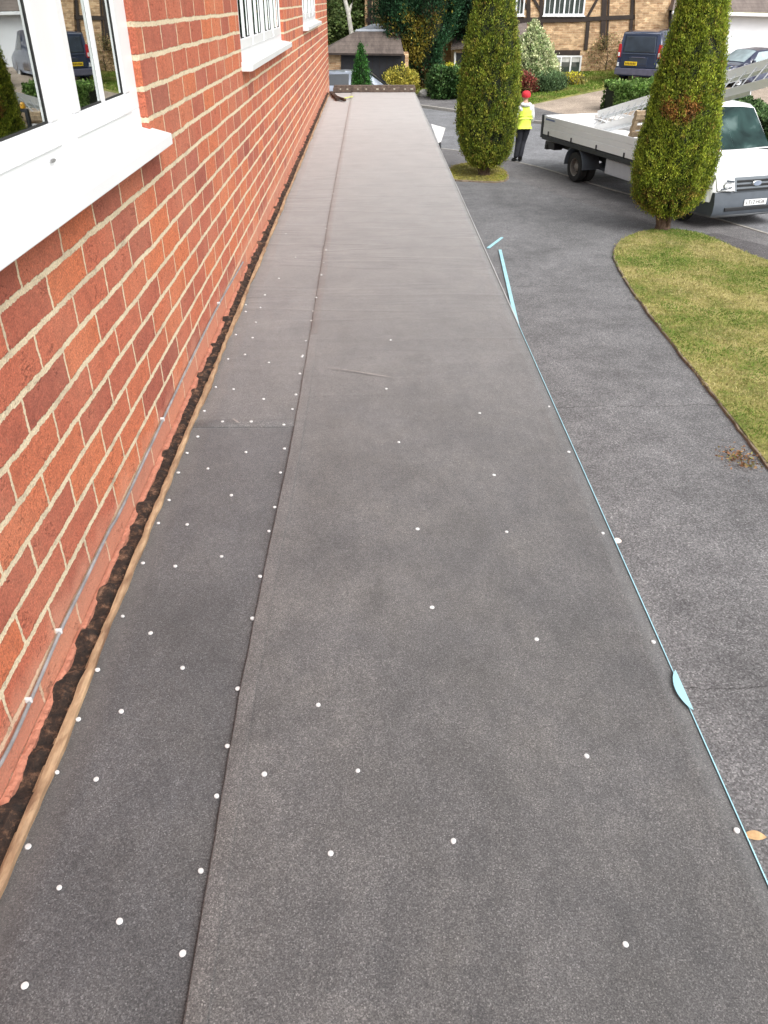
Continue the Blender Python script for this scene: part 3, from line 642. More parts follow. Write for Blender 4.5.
def felt(name, fl, fr, y0, y1, z, mat, step=.06, nx=10, thick=.004, wav=0.0022):
    n = max(2, int((y1-y0)/step)); vs = []; fs = []
    for i in range(n+1):
        y = y0+(y1-y0)*i/n; a, b = fl(y), fr(y)
        for k in range(nx+1):
            t = k/nx; x = a+(b-a)*t
            h = wav*(mn.noise(Vector((x*2.2, y*1.1, z*7)))+1.3*mn.noise(Vector((x*1.4, y*5.5, 2.2)))*min(1, max(0, (y-2.4)*.7)))
            if k in (0, nx): h = 0
            vs.append((x, y, z+max(h, -wav)))
    m = nx+1
    for i in range(n):
        for k in range(nx): fs.append((i*m+k, i*m+k+1, (i+1)*m+k+1, (i+1)*m+k))
    base = len(vs)
    ring = [k for k in range(m)]+[i*m+nx for i in range(1, n+1)]+[n*m+k for k in range(nx-1, -1, -1)]+[i*m for i in range(n-1, 0, -1)]
    for r in ring: vs.append((vs[r][0], vs[r][1], vs[r][2]-thick))
    L = len(ring)
    for i in range(L): fs.append((ring[i], ring[(i+1) % L], base+(i+1) % L, base+i))
    mb = MB(); mb.add(vs, fs); o = mb.build(name, mat, ext)
    for p in o.data.polygons: p.use_smooth = abs(p.normal.z) > .7
    return loc(o, EO)
def fe_left(y): return -.550+.010*mn.noise(Vector((0, y*2.6, 1)))+.003*mn.noise(Vector((0, y*11, 4)))
y_lap = atz(230, 418, RZ)[1]; y_lap2 = atz(333, 205, RZ)[1]
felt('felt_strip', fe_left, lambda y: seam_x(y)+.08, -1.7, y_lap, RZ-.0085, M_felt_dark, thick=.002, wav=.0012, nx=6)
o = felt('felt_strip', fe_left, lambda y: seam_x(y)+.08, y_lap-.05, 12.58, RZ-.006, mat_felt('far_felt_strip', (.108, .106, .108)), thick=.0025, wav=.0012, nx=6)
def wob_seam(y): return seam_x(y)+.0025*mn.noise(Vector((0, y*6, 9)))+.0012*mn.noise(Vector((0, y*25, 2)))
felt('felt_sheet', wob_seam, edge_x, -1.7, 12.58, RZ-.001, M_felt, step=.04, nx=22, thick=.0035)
# raised, paler selvedge along the seam, bitumen line in front of it
n = 150; V = []; Fc = []
for i in range(n+1):
    y = -1.7+(3.0+1.7)*i/n; a = wob_seam(y)
    for dx, dz in ((.0015, .0004), (.005, .0010), (.020, .0009), (.030, .0004)): V.append((a+dx, y, RZ+dz-.0006*max(0, (y-1)/2)+.0008*mn.noise(Vector((dx*60, y*5, 0)))))
for i in range(n):
    for k in range(3): Fc.append((i*4+k, i*4+k+1, (i+1)*4+k+1, (i+1)*4+k))
mb = MB(); mb.add(V, Fc); loc(mb.build('selvedge', M_felt_sel, ext, smooth=True), EO)
V = []; Fc = []
for i in range(n+1):
    y = -1.7+(3.4+1.7)*i/n; a = wob_seam(y); wd = max(.0001, .0009-.0003*max(0, y))+.0009*mn.noise(Vector((3, y*9, 0)))
    V += [(a-wd, y, RZ-.0040), (a+.0005, y, RZ-.0032)]
for i in range(n): Fc.append((i*2, i*2+1, i*2+3, i*2+2))
mb = MB(); mb.add(V, Fc); loc(mb.build('bitumen_line', M_black, ext), EO)
# wood edge, dirty gap and torn render at the foot of the wall
def jag(f0, f1, z0, z1, ztop_jit, name, mat, step=.018, j=.003, smooth=False, zb=.03):
    n = int((12.6+1.7)/step); V = []; Fc = []
    for i in range(n+1):
        y = -1.7+i*step; a = f0(y)+j*mn.noise(Vector((1, y*22, 3))); b = f1(y)+j*mn.noise(Vector((8, y*19, 6)))
        za = z0+ztop_jit*mn.noise(Vector((2, y*14, 1))); zb_ = z1+ztop_jit*mn.noise(Vector((5, y*17, 7)))
        V += [(a, y, za-zb), (a, y, za), ((a+b)/2, y, max(za, zb_)+ztop_jit*.6*mn.noise(Vector((9, y*30, 2)))), (b, y, zb_), (b, y, zb_-zb)]
    for i in range(n):
        for k in range(4): Fc.append((i*5+k, i*5+k+1, (i+1)*5+k+1, (i+1)*5+k))
    mb = MB(); mb.add(V, Fc); return loc(mb.build(name, mat, ext, smooth=smooth), EO)
def wood_in(y): return -.562+.005*mn.noise(Vector((4, y*1.7, 0)))
jag(wood_in, lambda y: fe_left(y)+.001, RZ+.004, RZ+.001, .004, 'batten', M_batten)
jag(lambda y: -.606, lambda y: wood_in(y)-.001, RZ-.004, RZ-.014, .020, 'debris_gap', M_gunk, step=.008, j=.006)
jag(lambda y: WX+.0015, lambda y: -.598+.007*mn.noise(Vector((7, y*1.1, 0)))+.002*mn.noise(Vector((3, y*90, 0))), RZ+.001, RZ-.002, .003, 'mortar_fillet', M_render, step=.006, j=.0008)
# loose clods of old mortar in the gap
mb = MB()
for k in range(170):
    y = random.uniform(.3, 9); x = random.uniform(-.600, -.572); s = random.uniform(.0015, .0045)
    bmv = [(x+s*random.uniform(.6, 1)*dx, y+s*1.6*dy, RZ-.012+s*dz) for dx in (-1, 1) for dy in (-1, 1) for dz in (-1, 1)]
    mb.add(bmv, [(0, 1, 3, 2), (4, 6, 7, 5), (0, 4, 5, 1), (2, 3, 7, 6), (0, 2, 6, 4), (1, 5, 7, 3)])
o = loc(mb.build('mortar_crumbs', plain('mortar_crumbs', (.14, .085, .055), .95, var=.7, scale=60), ext, bevel=.001), EO); o['kind'] = 'stuff'
# kerb at the far end of the roof
mb = MB(); mb.box(-.50, .632, 12.56, 12.66, RZ-.01, RZ+.085); mb.box(-.51, .640, 12.55, 12.60, RZ+.0, RZ+.06)
loc(mb.build('end_kerb', plain('weathered_kerb_board', (.10, .075, .06), .9, var=.5, scale=18, bump=.8), ext, bevel=.008), EO)
mb = MB()
for k in range(9): x = -.42+k*.125+random.uniform(-.03, .03); mb.box(x, x+random.uniform(.015, .04), 12.545, 12.55, RZ+.03, RZ+.05)
o = loc(mb.build('lichen', plain('lichen_spots', (.34, .32, .26), .9, var=.4, scale=30), ext), EO); o['kind'] = 'stuff'
# pale drip edge film
def trim(y0, y1, wdt, mat, dz=.0015, name='edge_trim'):
    V = []; Fc = []; n = max(2, int((y1-y0)/.05))
    for i in range(n+1):
        y = y0+(y1-y0)*i/n; x = edge_x(y); g = wdt*(1+.3*mn.noise(Vector((0, y*4, 5))))
        V += [(x-.0008, y, RZ+dz), (x+g, y, RZ+dz-.0005), (x+g, y, RZ-.02)]
    for i in range(n):
        for k in range(2): Fc.append((i*3+k, i*3+k+1, (i+1)*3+k+1, (i+1)*3+k))
    mb = MB(); mb.add(V, Fc); return loc(mb.build(name, mat, ext), EO)
trim(.55, 3.1, .0015, M_trim); trim(3.1, 12.5, .0035, plain('dull_white_trim', (.42, .42, .42), .5, var=.2))
p0 = atz(672, 672, RZ); p1 = atz(690, 712, RZ)
mb = MB(); n = 10; V = []
for i in range(n+1):
    t = i/n; y = p0[1]+(p1[1]-p0[1])*t; x = edge_x(y)+.003; V += [(x-.016*sin(pi*t)**.7, y, RZ+.0055), (x+.001, y, RZ+.0055)]
mb.add(V, [(2*i, 2*i+1, 2*i+3, 2*i+2) for i in range(n)]); loc(mb.build('film_scrap', M_trim, ext), EO)
# chalky scuffs
for (x0, y0, x1, y1, wd) in ((325, 367, 397, 378, .0022), (232, 418, 240, 423, .0015), (232, 419, 239, 423, .001)):
    a = Vector(atz(x0, y0, RZ+.0058)); b = Vector(atz(x1, y1, RZ+.0058)); nn = 14; d = (b-a); s_ = Vector((-d.y, d.x, 0)).normalized(); V = []
    for i in range(nn+1):
        t = i/nn; p = a+d*t+s_*(.012*sin(t*pi)*d.length); g = wd*sin(pi*t)**.6*(1+.5*mn.noise(Vector((t*9, x0, 0))))
        V += [tuple(p+s_*g), tuple(p-s_*g)]
    mb = MB(); mb.add(V, [(2*i, 2*i+1, 2*i+3, 2*i+2) for i in range(nn)])
    loc(mb.build('scuff_mark', plain('scuff_light', (.30, .27, .25), .8, var=.3, scale=40) if y0 not in (502,) else plain('scuff_dark', (.085, .08, .082), .8), ext), EO)
# debris by the end kerb: offcut and a yellow tool
mb = MB(); mb.obox(atz(333, 96, RZ+.02), atz(345, 100, RZ+.02), .03, .03); mb.obox(atz(331, 92, RZ+.02), atz(338, 99, RZ+.02), .05, .02)
tag(mb.build('felt_offcut', M_gunk), 'dark offcut lying by the wall at the far end of the roof', 'offcut')
mb = MB(); a = Vector(atz(343, 98.5, RZ+.02)); b = Vector(atz(350, 97, RZ+.02)); mb.obox(a, b, .022, .012); mb.obox(b, b+(b-a)*.35, .030, .016)
tag(mb.build('utility_knife', plain('yellow_green_plastic', (.50, .52, .16), .5), bevel=.004), 'small yellow green tool beside the dark offcut at the roof end', 'tool')

# clout nails
nl = []
def add(lst, ox, oy, s):
    for x, y in lst: nl.append((ox+x*s, oy+y*s))
add([(555, 8), (570, 82), (553, 120), (607, 138), (532, 75), (515, 130), (487, 193), (527, 198), (595, 220), (683, 122), (677, 163), (668, 210), (660, 243), (461, 247), (502, 271), (567, 271), (641, 278), (446, 305), (642, 332), (555, 340), (422, 342), (469, 377), (633, 386), (402, 386), (522, 437), (381, 448), (620, 464), (422, 503), (357, 500), (607, 518), (500, 575), (395, 597), (322, 590), (587, 620), (570, 715), (276, 710), (339, 748)], 0, 300, .4427)
add([(368, 133), (196, 137), (480, 175), (157, 237), (244, 221), (459, 291), (437, 392), (114, 344), (193, 358), (55, 494), (118, 577), (240, 645), (405, 543), (368, 710), (48, 775), (643, 212), (534, 352), (723, 345), (668, 512)], 0, 600, .4948)
add([(103, 15), (310, 78), (541, 83), (409, 309), (145, 477), (706, 456), (486, 682)], 380, 600, .5052)
add([(20, 28), (319, 106), (60, 199), (365, 304), (120, 477), (405, 486), (713, 490), (604, 230), (541, 85)], 380, 380, .3125)
add([(193, 660), (178, 707), (145, 673), (207, 620), (326, 817), (338, 766), (356, 702), (362, 672), (372, 632), (275, 425), (252, 567), (305, 500), (388, 560), (395, 520), (403, 480), (403, 408), (426, 300), (440, 240), (355, 180), (596, 924), (610, 768)], 200, 100, .3125)
nm = MB(); prof = [(0, .0006), (.0032, .0006), (.0046, .0003), (.0050, -.0004), (.0050, -.002)]; nm.lathe((0, 0, 0), (0, 0, 1), prof, 12)
nails = []
for i, (x, y) in enumerate(nl[:99]):
    p = atz(x, y, RZ); zt = (RZ+.0012 if p[0] > seam_x(p[1]) else RZ-.0042)
    if i == 0:
        o = nm.build('nail', M_nail, ext, smooth=True); first = o
    else:
        o = first.copy(); COL.objects.link(o); o.parent = ext
    s = random.uniform(.80, 1.05) ; o.location = (p[0], p[1]-6, zt); o.rotation_euler = (random.uniform(-.05, .05), random.uniform(-.05, .05), random.uniform(0, 3)); o.scale = (s, s*random.uniform(.9, 1), 1)

# cable on the wall
def atx(x, y, X):
    r = ray(x, y); r = r*(X/r[0]); return (float(X), float(r[1]), float(r[2]+CZ))
cpx = [(-60, 850), (1, 763), (36, 688), (60, 632), (84, 583), (109, 531), (121.7, 508), (160, 426), (190, 362), (219, 304), (243, 262)]
cab = empty('cable', atx(60, 632, WX+.007), 0, 'thin grey cable clipped low along the red brick wall', 'cable'); CO = Vector(cab.location)
mb = MB(); mb.tube(spline([atx(x, y, WX+.007) for x, y in cpx], 6), .0034, 8); loc(mb.build('sheath', M_cable, cab, smooth=True), CO)
for x, y in ((60, 632), (163, 420), (219, 304), (30, 701)):
    p = Vector(atx(x, y, WX+.007)); mb = MB(); mb.box(p.x-.008, p.x+.0045, p.y-.003, p.y+.003, p.z-.004, p.z+.008); loc(mb.build('clip', M_nail, cab, bevel=.002), CO)

# strips lying on the driveway, a dry leaf
def lath(a, b, w_, label):
    a = Vector(atz(*a, .02)); b = Vector(atz(*b, .02)); m_ = (a+b)/2; root = MB(); root.obox(a-m_, b-m_, w_, .018)
    o = root.build('plastic_strip', M_trim, bevel=.003); o.location = m_; tag(o, label, 'plastic strip')
    k = o.modifiers.new('sub', 'SUBSURF'); k.levels = k.render_levels = 0
lath((500, 250), (517.5, 326), .055, 'long pale blue plastic strip lying on the driveway beside the roof edge')
lath((488, 248), (502, 237.5), .05, 'short pale blue plastic offcut on the driveway above the long strip')
p = atz(755, 836, .03); V = []; n = 8
for i in range(n+1): t = i/n; wd = .036*sin(pi*t)**.8; V += [(p[0]-.06+.12*t, p[1]+.01+wd*.6-.02*t, .03+.02*sin(t*3)), (p[0]-.06+.12*t, p[1]+.01-wd*.6-.02*t, .02+.012*t)]
mb = MB(); mb.add(V, [(2*i, 2*i+1, 2*i+3, 2*i+2) for i in range(n)]); tag(mb.build('dry_leaf', M_leafdry, smooth=True), 'single curled tan leaf on the driveway at the near roof edge', 'leaf')
p = atz(617, 541, .03); V = []
for i in range(n+1): t = i/n; wd = .02*sin(pi*t)**.8; V += [(p[0]-.04+.08*t, p[1]+wd, .03+.02*sin(t*3)), (p[0]-.04+.08*t, p[1]-wd, .02)]
mb = MB(); mb.add(V, [(2*i, 2*i+1, 2*i+3, 2*i+2) for i in range(n)]); tag(mb.build('dry_leaf', plain('pale_leaf', (.62, .55, .50), .8), smooth=True), 'tiny pale leaf on the driveway beside the middle of the roof edge', 'leaf')
# white board on a post beyond the roof edge
b0 = aty(444, 155, 20.0); sgn = empty('sign_board', (b0[0], b0[1], 0), 0, 'small white board on a thin dark post beyond the roof edge', 'sign board')
mb = MB(); q = [aty(x, y, 20.0) for x, y in ((431, 124), (445.5, 128), (441, 142), (438.5, 143))]; m_ = Vector((b0[0], b0[1], 0))
V = [Vector(a)-m_ for a in q]; V += [v+Vector((0, .03, 0)) for v in V]; mb.add(V, [(0, 1, 2, 3), (7, 6, 5, 4), (0, 4, 5, 1), (1, 5, 6, 2), (2, 6, 7, 3), (3, 7, 4, 0)]); mb.build('board', M_white_alloy, sgn)
mb = MB(); q2 = [aty(x, y, 20.02) for x, y in ((431, 124), (438.5, 143), (436.5, 142))]; V = [Vector(a)-m_-Vector((0, .06, 0)) for a in q2]; mb.add(V+[v+Vector((0, .02, 0)) for v in V], [(0, 1, 2), (5, 4, 3), (0, 3, 4, 1), (1, 4, 5, 2), (2, 5, 3, 0)]); mb.build('folded_edge', M_alu, sgn)
zt = aty(440, 142, 20)[2]; mb = MB(); mb.tube([(0, .02, 0), (aty(440, 142, 20)[0]-b0[0], .02, zt)], .022, 8); mb.build('post', M_dark, sgn)

# ================================================================== VEHICLES
class Body:
    """car body given by stations along its length: (x, [(y, z), ...]) sections from the underside centre to the roof centre"""
    def __init__(s, st): s.st = st; s.n = len(st[0][1])
    def sec(s, x):
        st = s.st
        if x <= st[0][0]: return [tuple(p) for p in st[0][1]]
        for (a, A), (b, B) in zip(st, st[1:]):
            if a <= x <= b: t = (x-a)/(b-a); return [((1-t)*p[0]+t*q[0], (1-t)*p[1]+t*q[1]) for p, q in zip(A, B)]
        return [tuple(p) for p in st[-1][1]]
    def pt(s, x, t, side=1, off=0):
        S = s.sec(x); i = min(int(t), s.n-2); f = t-i; a, b = S[i], S[i+1]; y = a[0]+(b[0]-a[0])*f; z = a[1]+(b[1]-a[1])*f
        p = Vector((x, y*side, z))
        if off:
            e = .02; S2 = s.sec(x+e); S1 = s.sec(x-e); q2 = Vector((e, (S2[i][0]+(S2[i+1][0]-S2[i][0])*f)*side, S2[i][1]+(S2[i+1][1]-S2[i][1])*f)); q1 = Vector((-e, (S1[i][0]+(S1[i+1][0]-S1[i][0])*f)*side, S1[i][1]+(S1[i+1][1]-S1[i][1])*f))
            du = q2-q1; dv = Vector((0, (b[0]-a[0])*side, b[1]-a[1])); nn = du.cross(dv)*side
            if nn.length > 1e-9: p = p-nn.normalized()*off
        return p
    def build(s, name, mat, parent):
        xs = sorted({p[0] for p in s.st}|{s.st[0][0]+(s.st[-1][0]-s.st[0][0])*k/40 for k in range(41)})
        vs = []; fs = []; m = 2*s.n-1
        for x in xs:
            S = s.sec(x); vs += [(x, y, z) for y, z in S]+[(x, -y, z) for y, z in S[-2::-1]]
        for i in range(len(xs)-1):
            for k in range(m-1): fs.append((i*m+k, i*m+k+1, (i+1)*m+k+1, (i+1)*m+k))
        fs.append(tuple(range(m))); fs.append(tuple((len(xs)-1)*m+k for k in range(m))[::-1])
        mb = MB(); mb.add(vs, fs); return mb.build(name, mat, parent, bevel=.025, seg=3, smooth=True)
    def patch(s, name, mat, parent, quad, side=1, off=.006, n=8, both=False):
        """quad: four (x, t) corners on the surface"""
        vs = []; fs = []; (a, b, c, d) = quad
        for i in range(n+1):
            for j in range(n+1):
                u = i/n; v = j/n; x = (a[0]*(1-u)+b[0]*u)*(1-v)+(d[0]*(1-u)+c[0]*u)*v; t = (a[1]*(1-u)+b[1]*u)*(1-v)+(d[1]*(1-u)+c[1]*u)*v
                vs.append(s.pt(x, t, side, off))
        fs = [(i*(n+1)+j, i*(n+1)+j+1, (i+1)*(n+1)+j+1, (i+1)*(n+1)+j) for i in range(n) for j in range(n)]
        mb = MB(); mb.add(vs, fs)
        if both:
            k = len(vs); mb.add([(v[0], -v[1], v[2]) for v in vs], [tuple(q for q in f[::-1]) for f in fs])
        return mb.build(name, mat, parent, smooth=True)
def wheel(parent, x, y, r, side=1, twin=False, w=.2, rimmat=None, name='wheel'):
    wl = MB(); s = side
    prof = [(r*.60, -w/2), (r*.93, -w/2), (r, -w/2+.03), (r, w/2-.03), (r*.93, w/2), (r*.60, w/2), (r*.58, w/2-.02), (r*.58, -w/2+.02), (r*.6, -w/2)]
    wl.lathe((0, 0, 0), (0, s, 0), prof, 32)
    if twin: wl.lathe((0, -s*(w+.04), 0), (0, s, 0), prof, 32)
    t = wl.build(name, M_black, parent, smooth=True); t.location = (x, y, r)
    rm = MB()
    if twin: rm.lathe((0, 0, 0), (0, s, 0), [(r*.6, w/2-.01), (r*.55, w/2-.02), (r*.52, -.02), (r*.30, -.06), (r*.27, .03), (r*.18, .06), (0, .07)], 28)
    else: rm.lathe((0, 0, 0), (0, s, 0), [(r*.6, w/2-.012), (r*.56, w/2-.02), (r*.50, w/2-.06), (r*.22, w/2-.035), (r*.15, w/2-.02), (0, w/2-.02)], 28)
    rim = rm.build('rim', rimmat or M_rim, t, smooth=True)
    hb = MB()
    for k in range(6):
        a = k*pi/3; R = r*.36; hb.tube([(cos(a)*R, s*(-.045 if twin else w/2-.05), sin(a)*R), (cos(a)*R, s*(-.035 if twin else w/2-.035), sin(a)*R)], r*.075, 10)
    hb.build('rim_holes', M_black, t)
    return t
def text_mesh(txt, size, mat, parent, loc_, rot, name='lettering', ext_=.001, sx=1):
    cu = bpy.data.curves.new(name, 'FONT'); cu.body = txt; cu.size = size; cu.align_x = 'CENTER'; cu.align_y = 'CENTER'; cu.extrude = ext_
    o = bpy.data.objects.new(name, cu); COL.objects.link(o); dg = bpy.context.evaluated_depsgraph_get()
    me = bpy.data.meshes.new_from_object(o.evaluated_get(dg)); bpy.data.objects.remove(o)
    me.materials.clear(); n = link(name, me, mat, parent); n.location = loc_; n.rotation_euler = rot; n.scale = (sx, 1, 1); return n

# ---- the white dropside truck. Local frame: x forward (front bumper at 0), y to its left, z up; near side is y = 0
TH = (6.55, 16.1, 0); hd = atan2(-.956, .292)
truck = empty('dropside_truck', TH, hd, 'white dropside truck parked on the road behind the nearer cypress', 'truck')
W = 1.98; yc = W/2
def S_(x, zb, zs, zw, zr, ws, ww, wr, crown=.03, nose=0):
    """section: underside, sill, shoulder, roof edge, roof centre (y measured from the centre line)"""
    return (x, [(0, zb), (ws*.86, zb), (ws, zb+.10), (ws, zs), (ww, zw), (wr, zr), (wr*.6, zr+crown*.8), (0, zr+crown)])
cabst = [S_(-2.42, .42, .95, 1.28, 2.02, .97, .965, .80, .05), S_(-2.30, .40, .95, 1.28, 2.06, .985, .975, .82, .06), S_(-1.62, .40, .95, 1.28, 2.04, .985, .975, .80, .06), S_(-1.45, .40, .95, 1.27, 1.98, .985, .975, .78, .05),
         S_(-.86, .40, .93, 1.25, 1.285, .985, .965, .90, .04), S_(-.70, .40, .92, 1.20, 1.225, .98, .95, .86, .05), S_(-.34, .40, .86, 1.05, 1.085, .965, .91, .82, .05), S_(-.13, .42, .78, .93, .965, .93, .87, .78, .04), S_(-.05, .46, .64, .78, .82, .88, .83, .74, .02)]
cabst = [(x, s) for x, s in cabst]
cab_root = bpy.data.objects.new('cab', None)   # replaced below by the mesh itself
bpy.data.objects.remove(cab_root)
B = Body(cabst); cab_o = B.build('cab', M_white_paint, truck); cab_o.location = (0, yc, 0)
_w = NT('dark_windscreen'); gw = _w.out(_w.ramp(_w.noise(1.7, 3, .5, dist=.5), [(.35, (.008, .020, .020)), (.55, (.025, .055, .052)), (.66, (.10, .15, .145))]), .05); gw.node_tree.nodes['Principled BSDF'].inputs['Specular IOR Level'].default_value = .12  # opaque dark glass; the paler noise tones stand in for reflections
wsg = B.patch('windscreen', gw, cab_o, [(-.90, 5.02), (-1.44, 5.1), (-1.44, 7), (-.84, 7)], off=.012, both=True, n=12)
for sd_ in (1, -1):
    B.patch('side_window', M_glass, cab_o, [(-1.02, 4.1), (-2.1, 4.1), (-2.1, 4.9), (-1.40, 4.9)], side=sd_, off=.010)
mb = MB(); mb.box(-.95, -.84, -.93, .93, 1.25, 1.315); mb.build('scuttle', M_grille, cab_o, bevel=.02)
mb = MB(); mb.tube([(-.90, -.55, 1.335), (-1.02, .05, 1.47)], .012, 6); mb.tube([(-.90, .35, 1.335), (-1.0, .85, 1.45)], .012, 6); mb.build('wiper', M_black, cab_o)
mb = MB(); mb.box(-.60, -.52, -.42, .50, 1.168, 1.200); o = mb.build('bonnet_vent', plain('bonnet_vent_grey', (.16, .20, .23), .5), cab_o, bevel=.01)
# bumper: wraps round the front
def wrap(zlo, zhi, xf, xb, hw, th, name, mat, bulge=.1, par=None, n=20, bev=.02):
    V = []; Fc = []
    for i in range(n+1):
        t = -1+2*i/n; y = hw*t; x = xf-(xf-xb)*abs(t)**40-bulge*t*t
        if abs(t) == 1: y = hw*t
        for dx, z in ((0, zlo), (.035, zlo+.05), (.04, (zlo+zhi)/2), (.0, zhi-.02), (-th, zhi), (-th, zlo)): V.append((x+dx, y, z))
    m = 6
    for i in range(n):
        for k in range(m): Fc.append((i*m+k, i*m+(k+1) % m, (i+1)*m+(k+1) % m, (i+1)*m+k))
    Fc += [tuple(range(m))[::-1], tuple(n*m+k for k in range(m))]
    mb = MB(); mb.add(V, Fc); return mb.build(name, mat, par, smooth=True)
bp = wrap(.28, .72, -.0, -.62, 1.0, .25, 'bumper', M_bumper, .03, cab_o)
mb = MB(); mb.box(-.10, .046, -.66, .66, .355, .425); mb.build('lower_grille', M_grille, bp, bevel=.01)
wrap(.23, .30, -.04, -.5, .95, .25, 'bumper_lip', plain('bumper_lip_grey', (.14, .15, .16), .6), .06, bp)
mb = MB(); V = [(-.035, -.49, .70), (-.035, .49, .70), (-.115, .51, .95), (-.115, -.51, .95)]; V += [(x-.12, y, z) for x, y, z in V]; mb.add(V, [(0, 1, 2, 3), (7, 6, 5, 4), (0, 4, 5, 1), (1, 5, 6, 2), (2, 6, 7, 3), (3, 7, 4, 0)])
for v in range(len(mb.v)): mb.v[v] = (mb.v[v][0]+.055, mb.v[v][1], mb.v[v][2])
gr = mb.build('grille', M_grille_g, cab_o, bevel=.012)
for z0_, xx in ((.735, .010), (.81, -.012), (.885, -.036)):
    mb = MB(); mb.obox((xx, -.44, z0_), (xx, .44, z0_), .035, .038); mb.build('grille_slot', M_grille, gr, bevel=.004)
mb = MB(); mb.lathe((0, 0, 0), (1, 0, 0), [(0, .02), (.07, .018), (.082, .008), (.082, -.01)], 24); bdg = mb.build('badge', M_chrome, gr, smooth=True); bdg.location = (.0, 0, .84); bdg.scale = (1, 1.35, .62)
mb = MB(); mb.lathe((0, 0, 0), (1, 0, 0), [(0, .004), (.068, .003), (.070, 0)], 24); bd2 = mb.build('badge_oval', plain('badge_blue_grey', (.30, .35, .45), .3, .3), bdg, smooth=True); bd2.location = (.019, 0, 0)
for sd_ in (1, -1):
    q = [(-.02, .60), (-.16, .93), (-.40, .955), (-.28, .955)]
    V = [(.0, sd_*.53, .73), (-.10, sd_*.86, .73), (-.22, sd_*.88, 1.0), (-.085, sd_*.54, .96)]; V = [(x+.075, y, z) for x, y, z in V]; V += [(x-.14, y*.96, z) for x, y, z in V]
    mb = MB(); mb.add(V, [(0, 1, 2, 3), (7, 6, 5, 4), (0, 4, 5, 1), (1, 5, 6, 2), (2, 6, 7, 3), (3, 7, 4, 0)]); hl = mb.build('headlight', M_lamp, cab_o, bevel=.012)
    mb = MB(); c_ = Vector((.012, sd_*.70, .82)); mb.lathe(c_, (1, sd_*.35, .2), [(.060, .0), (.045, .022), (0, .026)], 16); mb.build('reflector', M_alu, hl, smooth=True)
    mb = MB(); mb.obox((.043, sd_*.58, .90), (.015, sd_*.72, .915), .02, .035); mb.obox((.045, sd_*.60, .80), (.010, sd_*.82, .765), .02, .02); mb.build('lens_detail', M_bumper, hl)
    # mirror
    mb = MB(); mb.tube([(-1.05, sd_*.95, 1.32), (-1.0, sd_*1.10, 1.38)], .025, 8); mb.box(-1.06, -.94, min(sd_*1.04, sd_*1.26), max(sd_*1.04, sd_*1.26), 1.34, 1.70); mb.build('mirror', M_dark, cab_o, bevel=.03)
    # front wheels
    wheel(truck, -.98, yc+sd_*(yc-.13), .34, sd_)
    mb = MB(); n = 16; V = []
    for i in range(n+1):
        a = pi*i/n; V += [(-.98+.43*cos(a), sd_*.997, .34+.43*sin(a)), (-.98+.36*cos(a), sd_*.997, .34+.36*sin(a)), (-.98+.36*cos(a), sd_*.90, .34+.36*sin(a))]
    mb.add(V, [(3*i+j, 3*i+j+1, 3*i+j+4, 3*i+j+3) for i in range(n) for j in range(2)]); mb.build('wheel_arch', M_bumper, cab_o)
pl = MB(); pl.box(-.004, .004, -.26, .26, -.056, .056); plo = pl.build('number_plate', M_wplate, cab_o, bevel=.003); plo.location = (.052, .02, .50)
o = text_mesh('LT12 HGK', .098, M_ink, plo, (.006, 0, 0), (pi/2, 0, pi/2), 'plate_lettering')
# no cab interior, the windscreen is dark and opaque; the bed
X0, X1 = -2.52, -7.02     # headboard, tailboard
FZ = .90                  # bed floor
def part(mbx, name, mat, par=truck, bevel=.006, **k): return mbx.build(name, mat, par, bevel=bevel, **k)
mb = MB(); mb.box(X1, X0, .02, W+.06, FZ-.07, FZ); bedf = part(mb, 'bed_floor', M_dark)
for nm_, y0_, y1_ in (('dropside', -.03, .0), ('dropside', W+.08, W+.11)):
    mb = MB(); mb.box(X1+.06, X0-.16, y0_, y1_, FZ-.01, FZ+.15); mb.box(X1+.06, X0-.16, y0_+.004, y1_-.004, FZ+.153, FZ+.275); mb.box(X1+.06, X0-.16, y0_, y1_, FZ+.278, FZ+.42)
    ds = part(mb, nm_, M_white_alloy, bevel=.008)
    for k in range(4):
        xx = X1+.35+k*1.18; mb = MB(); yy = y0_-.02 if y0_ < 1 else y1_; mb.box(xx, xx+.045, yy, yy+.02, FZ-.04, FZ+.085); part(mb, 'latch', M_dark, ds, .004)
    if y0_ < 1:
        mb = MB(); mb.box(X1+.14, X1+.66, y0_-.003, y0_-.0005, FZ+.325, FZ+.375); lg = mb.build('maker_label', plain('pale_label', (.60, .64, .72), .5, var=.05), ds)
        for k in range(8): mb = MB(); mb.box(X1+.17+k*.058, X1+.17+k*.058+.04, y0_-.0055, y0_-.0035, FZ+.335, FZ+.366); mb.build('label_mark', M_blueink, ds)
mb = MB(); mb.box(X1-.02, X1+.03, .04, W+.04, FZ, FZ+.42); part(mb, 'tailboard', M_white_alloy)
for y0_, y1_ in ((-.045, .045), (W+.035, W+.125)):
    mb = MB(); mb.box(X1-.05, X1+.055, y0_, y1_, FZ-.10, FZ+.44); part(mb, 'rear_post', M_dark, bevel=.015)
    mb = MB(); mb.box(X0-.155, X0-.0, y0_, y1_, FZ-.12, FZ+.34); part(mb, 'front_post', M_dark, bevel=.01)
mb = MB(); mb.box(X1+.03, X0, -.035, .03, FZ-.13, FZ-.03); mb.box(X1+.03, X0, W+.05, W+.115, FZ-.13, FZ-.03); part(mb, 'side_rail', M_dark)
mb = MB()
for y_ in (.03, W+.03): mb.obox((X0-.03, y_, FZ), (X0-.03, y_, FZ+1.02), .075, .075)
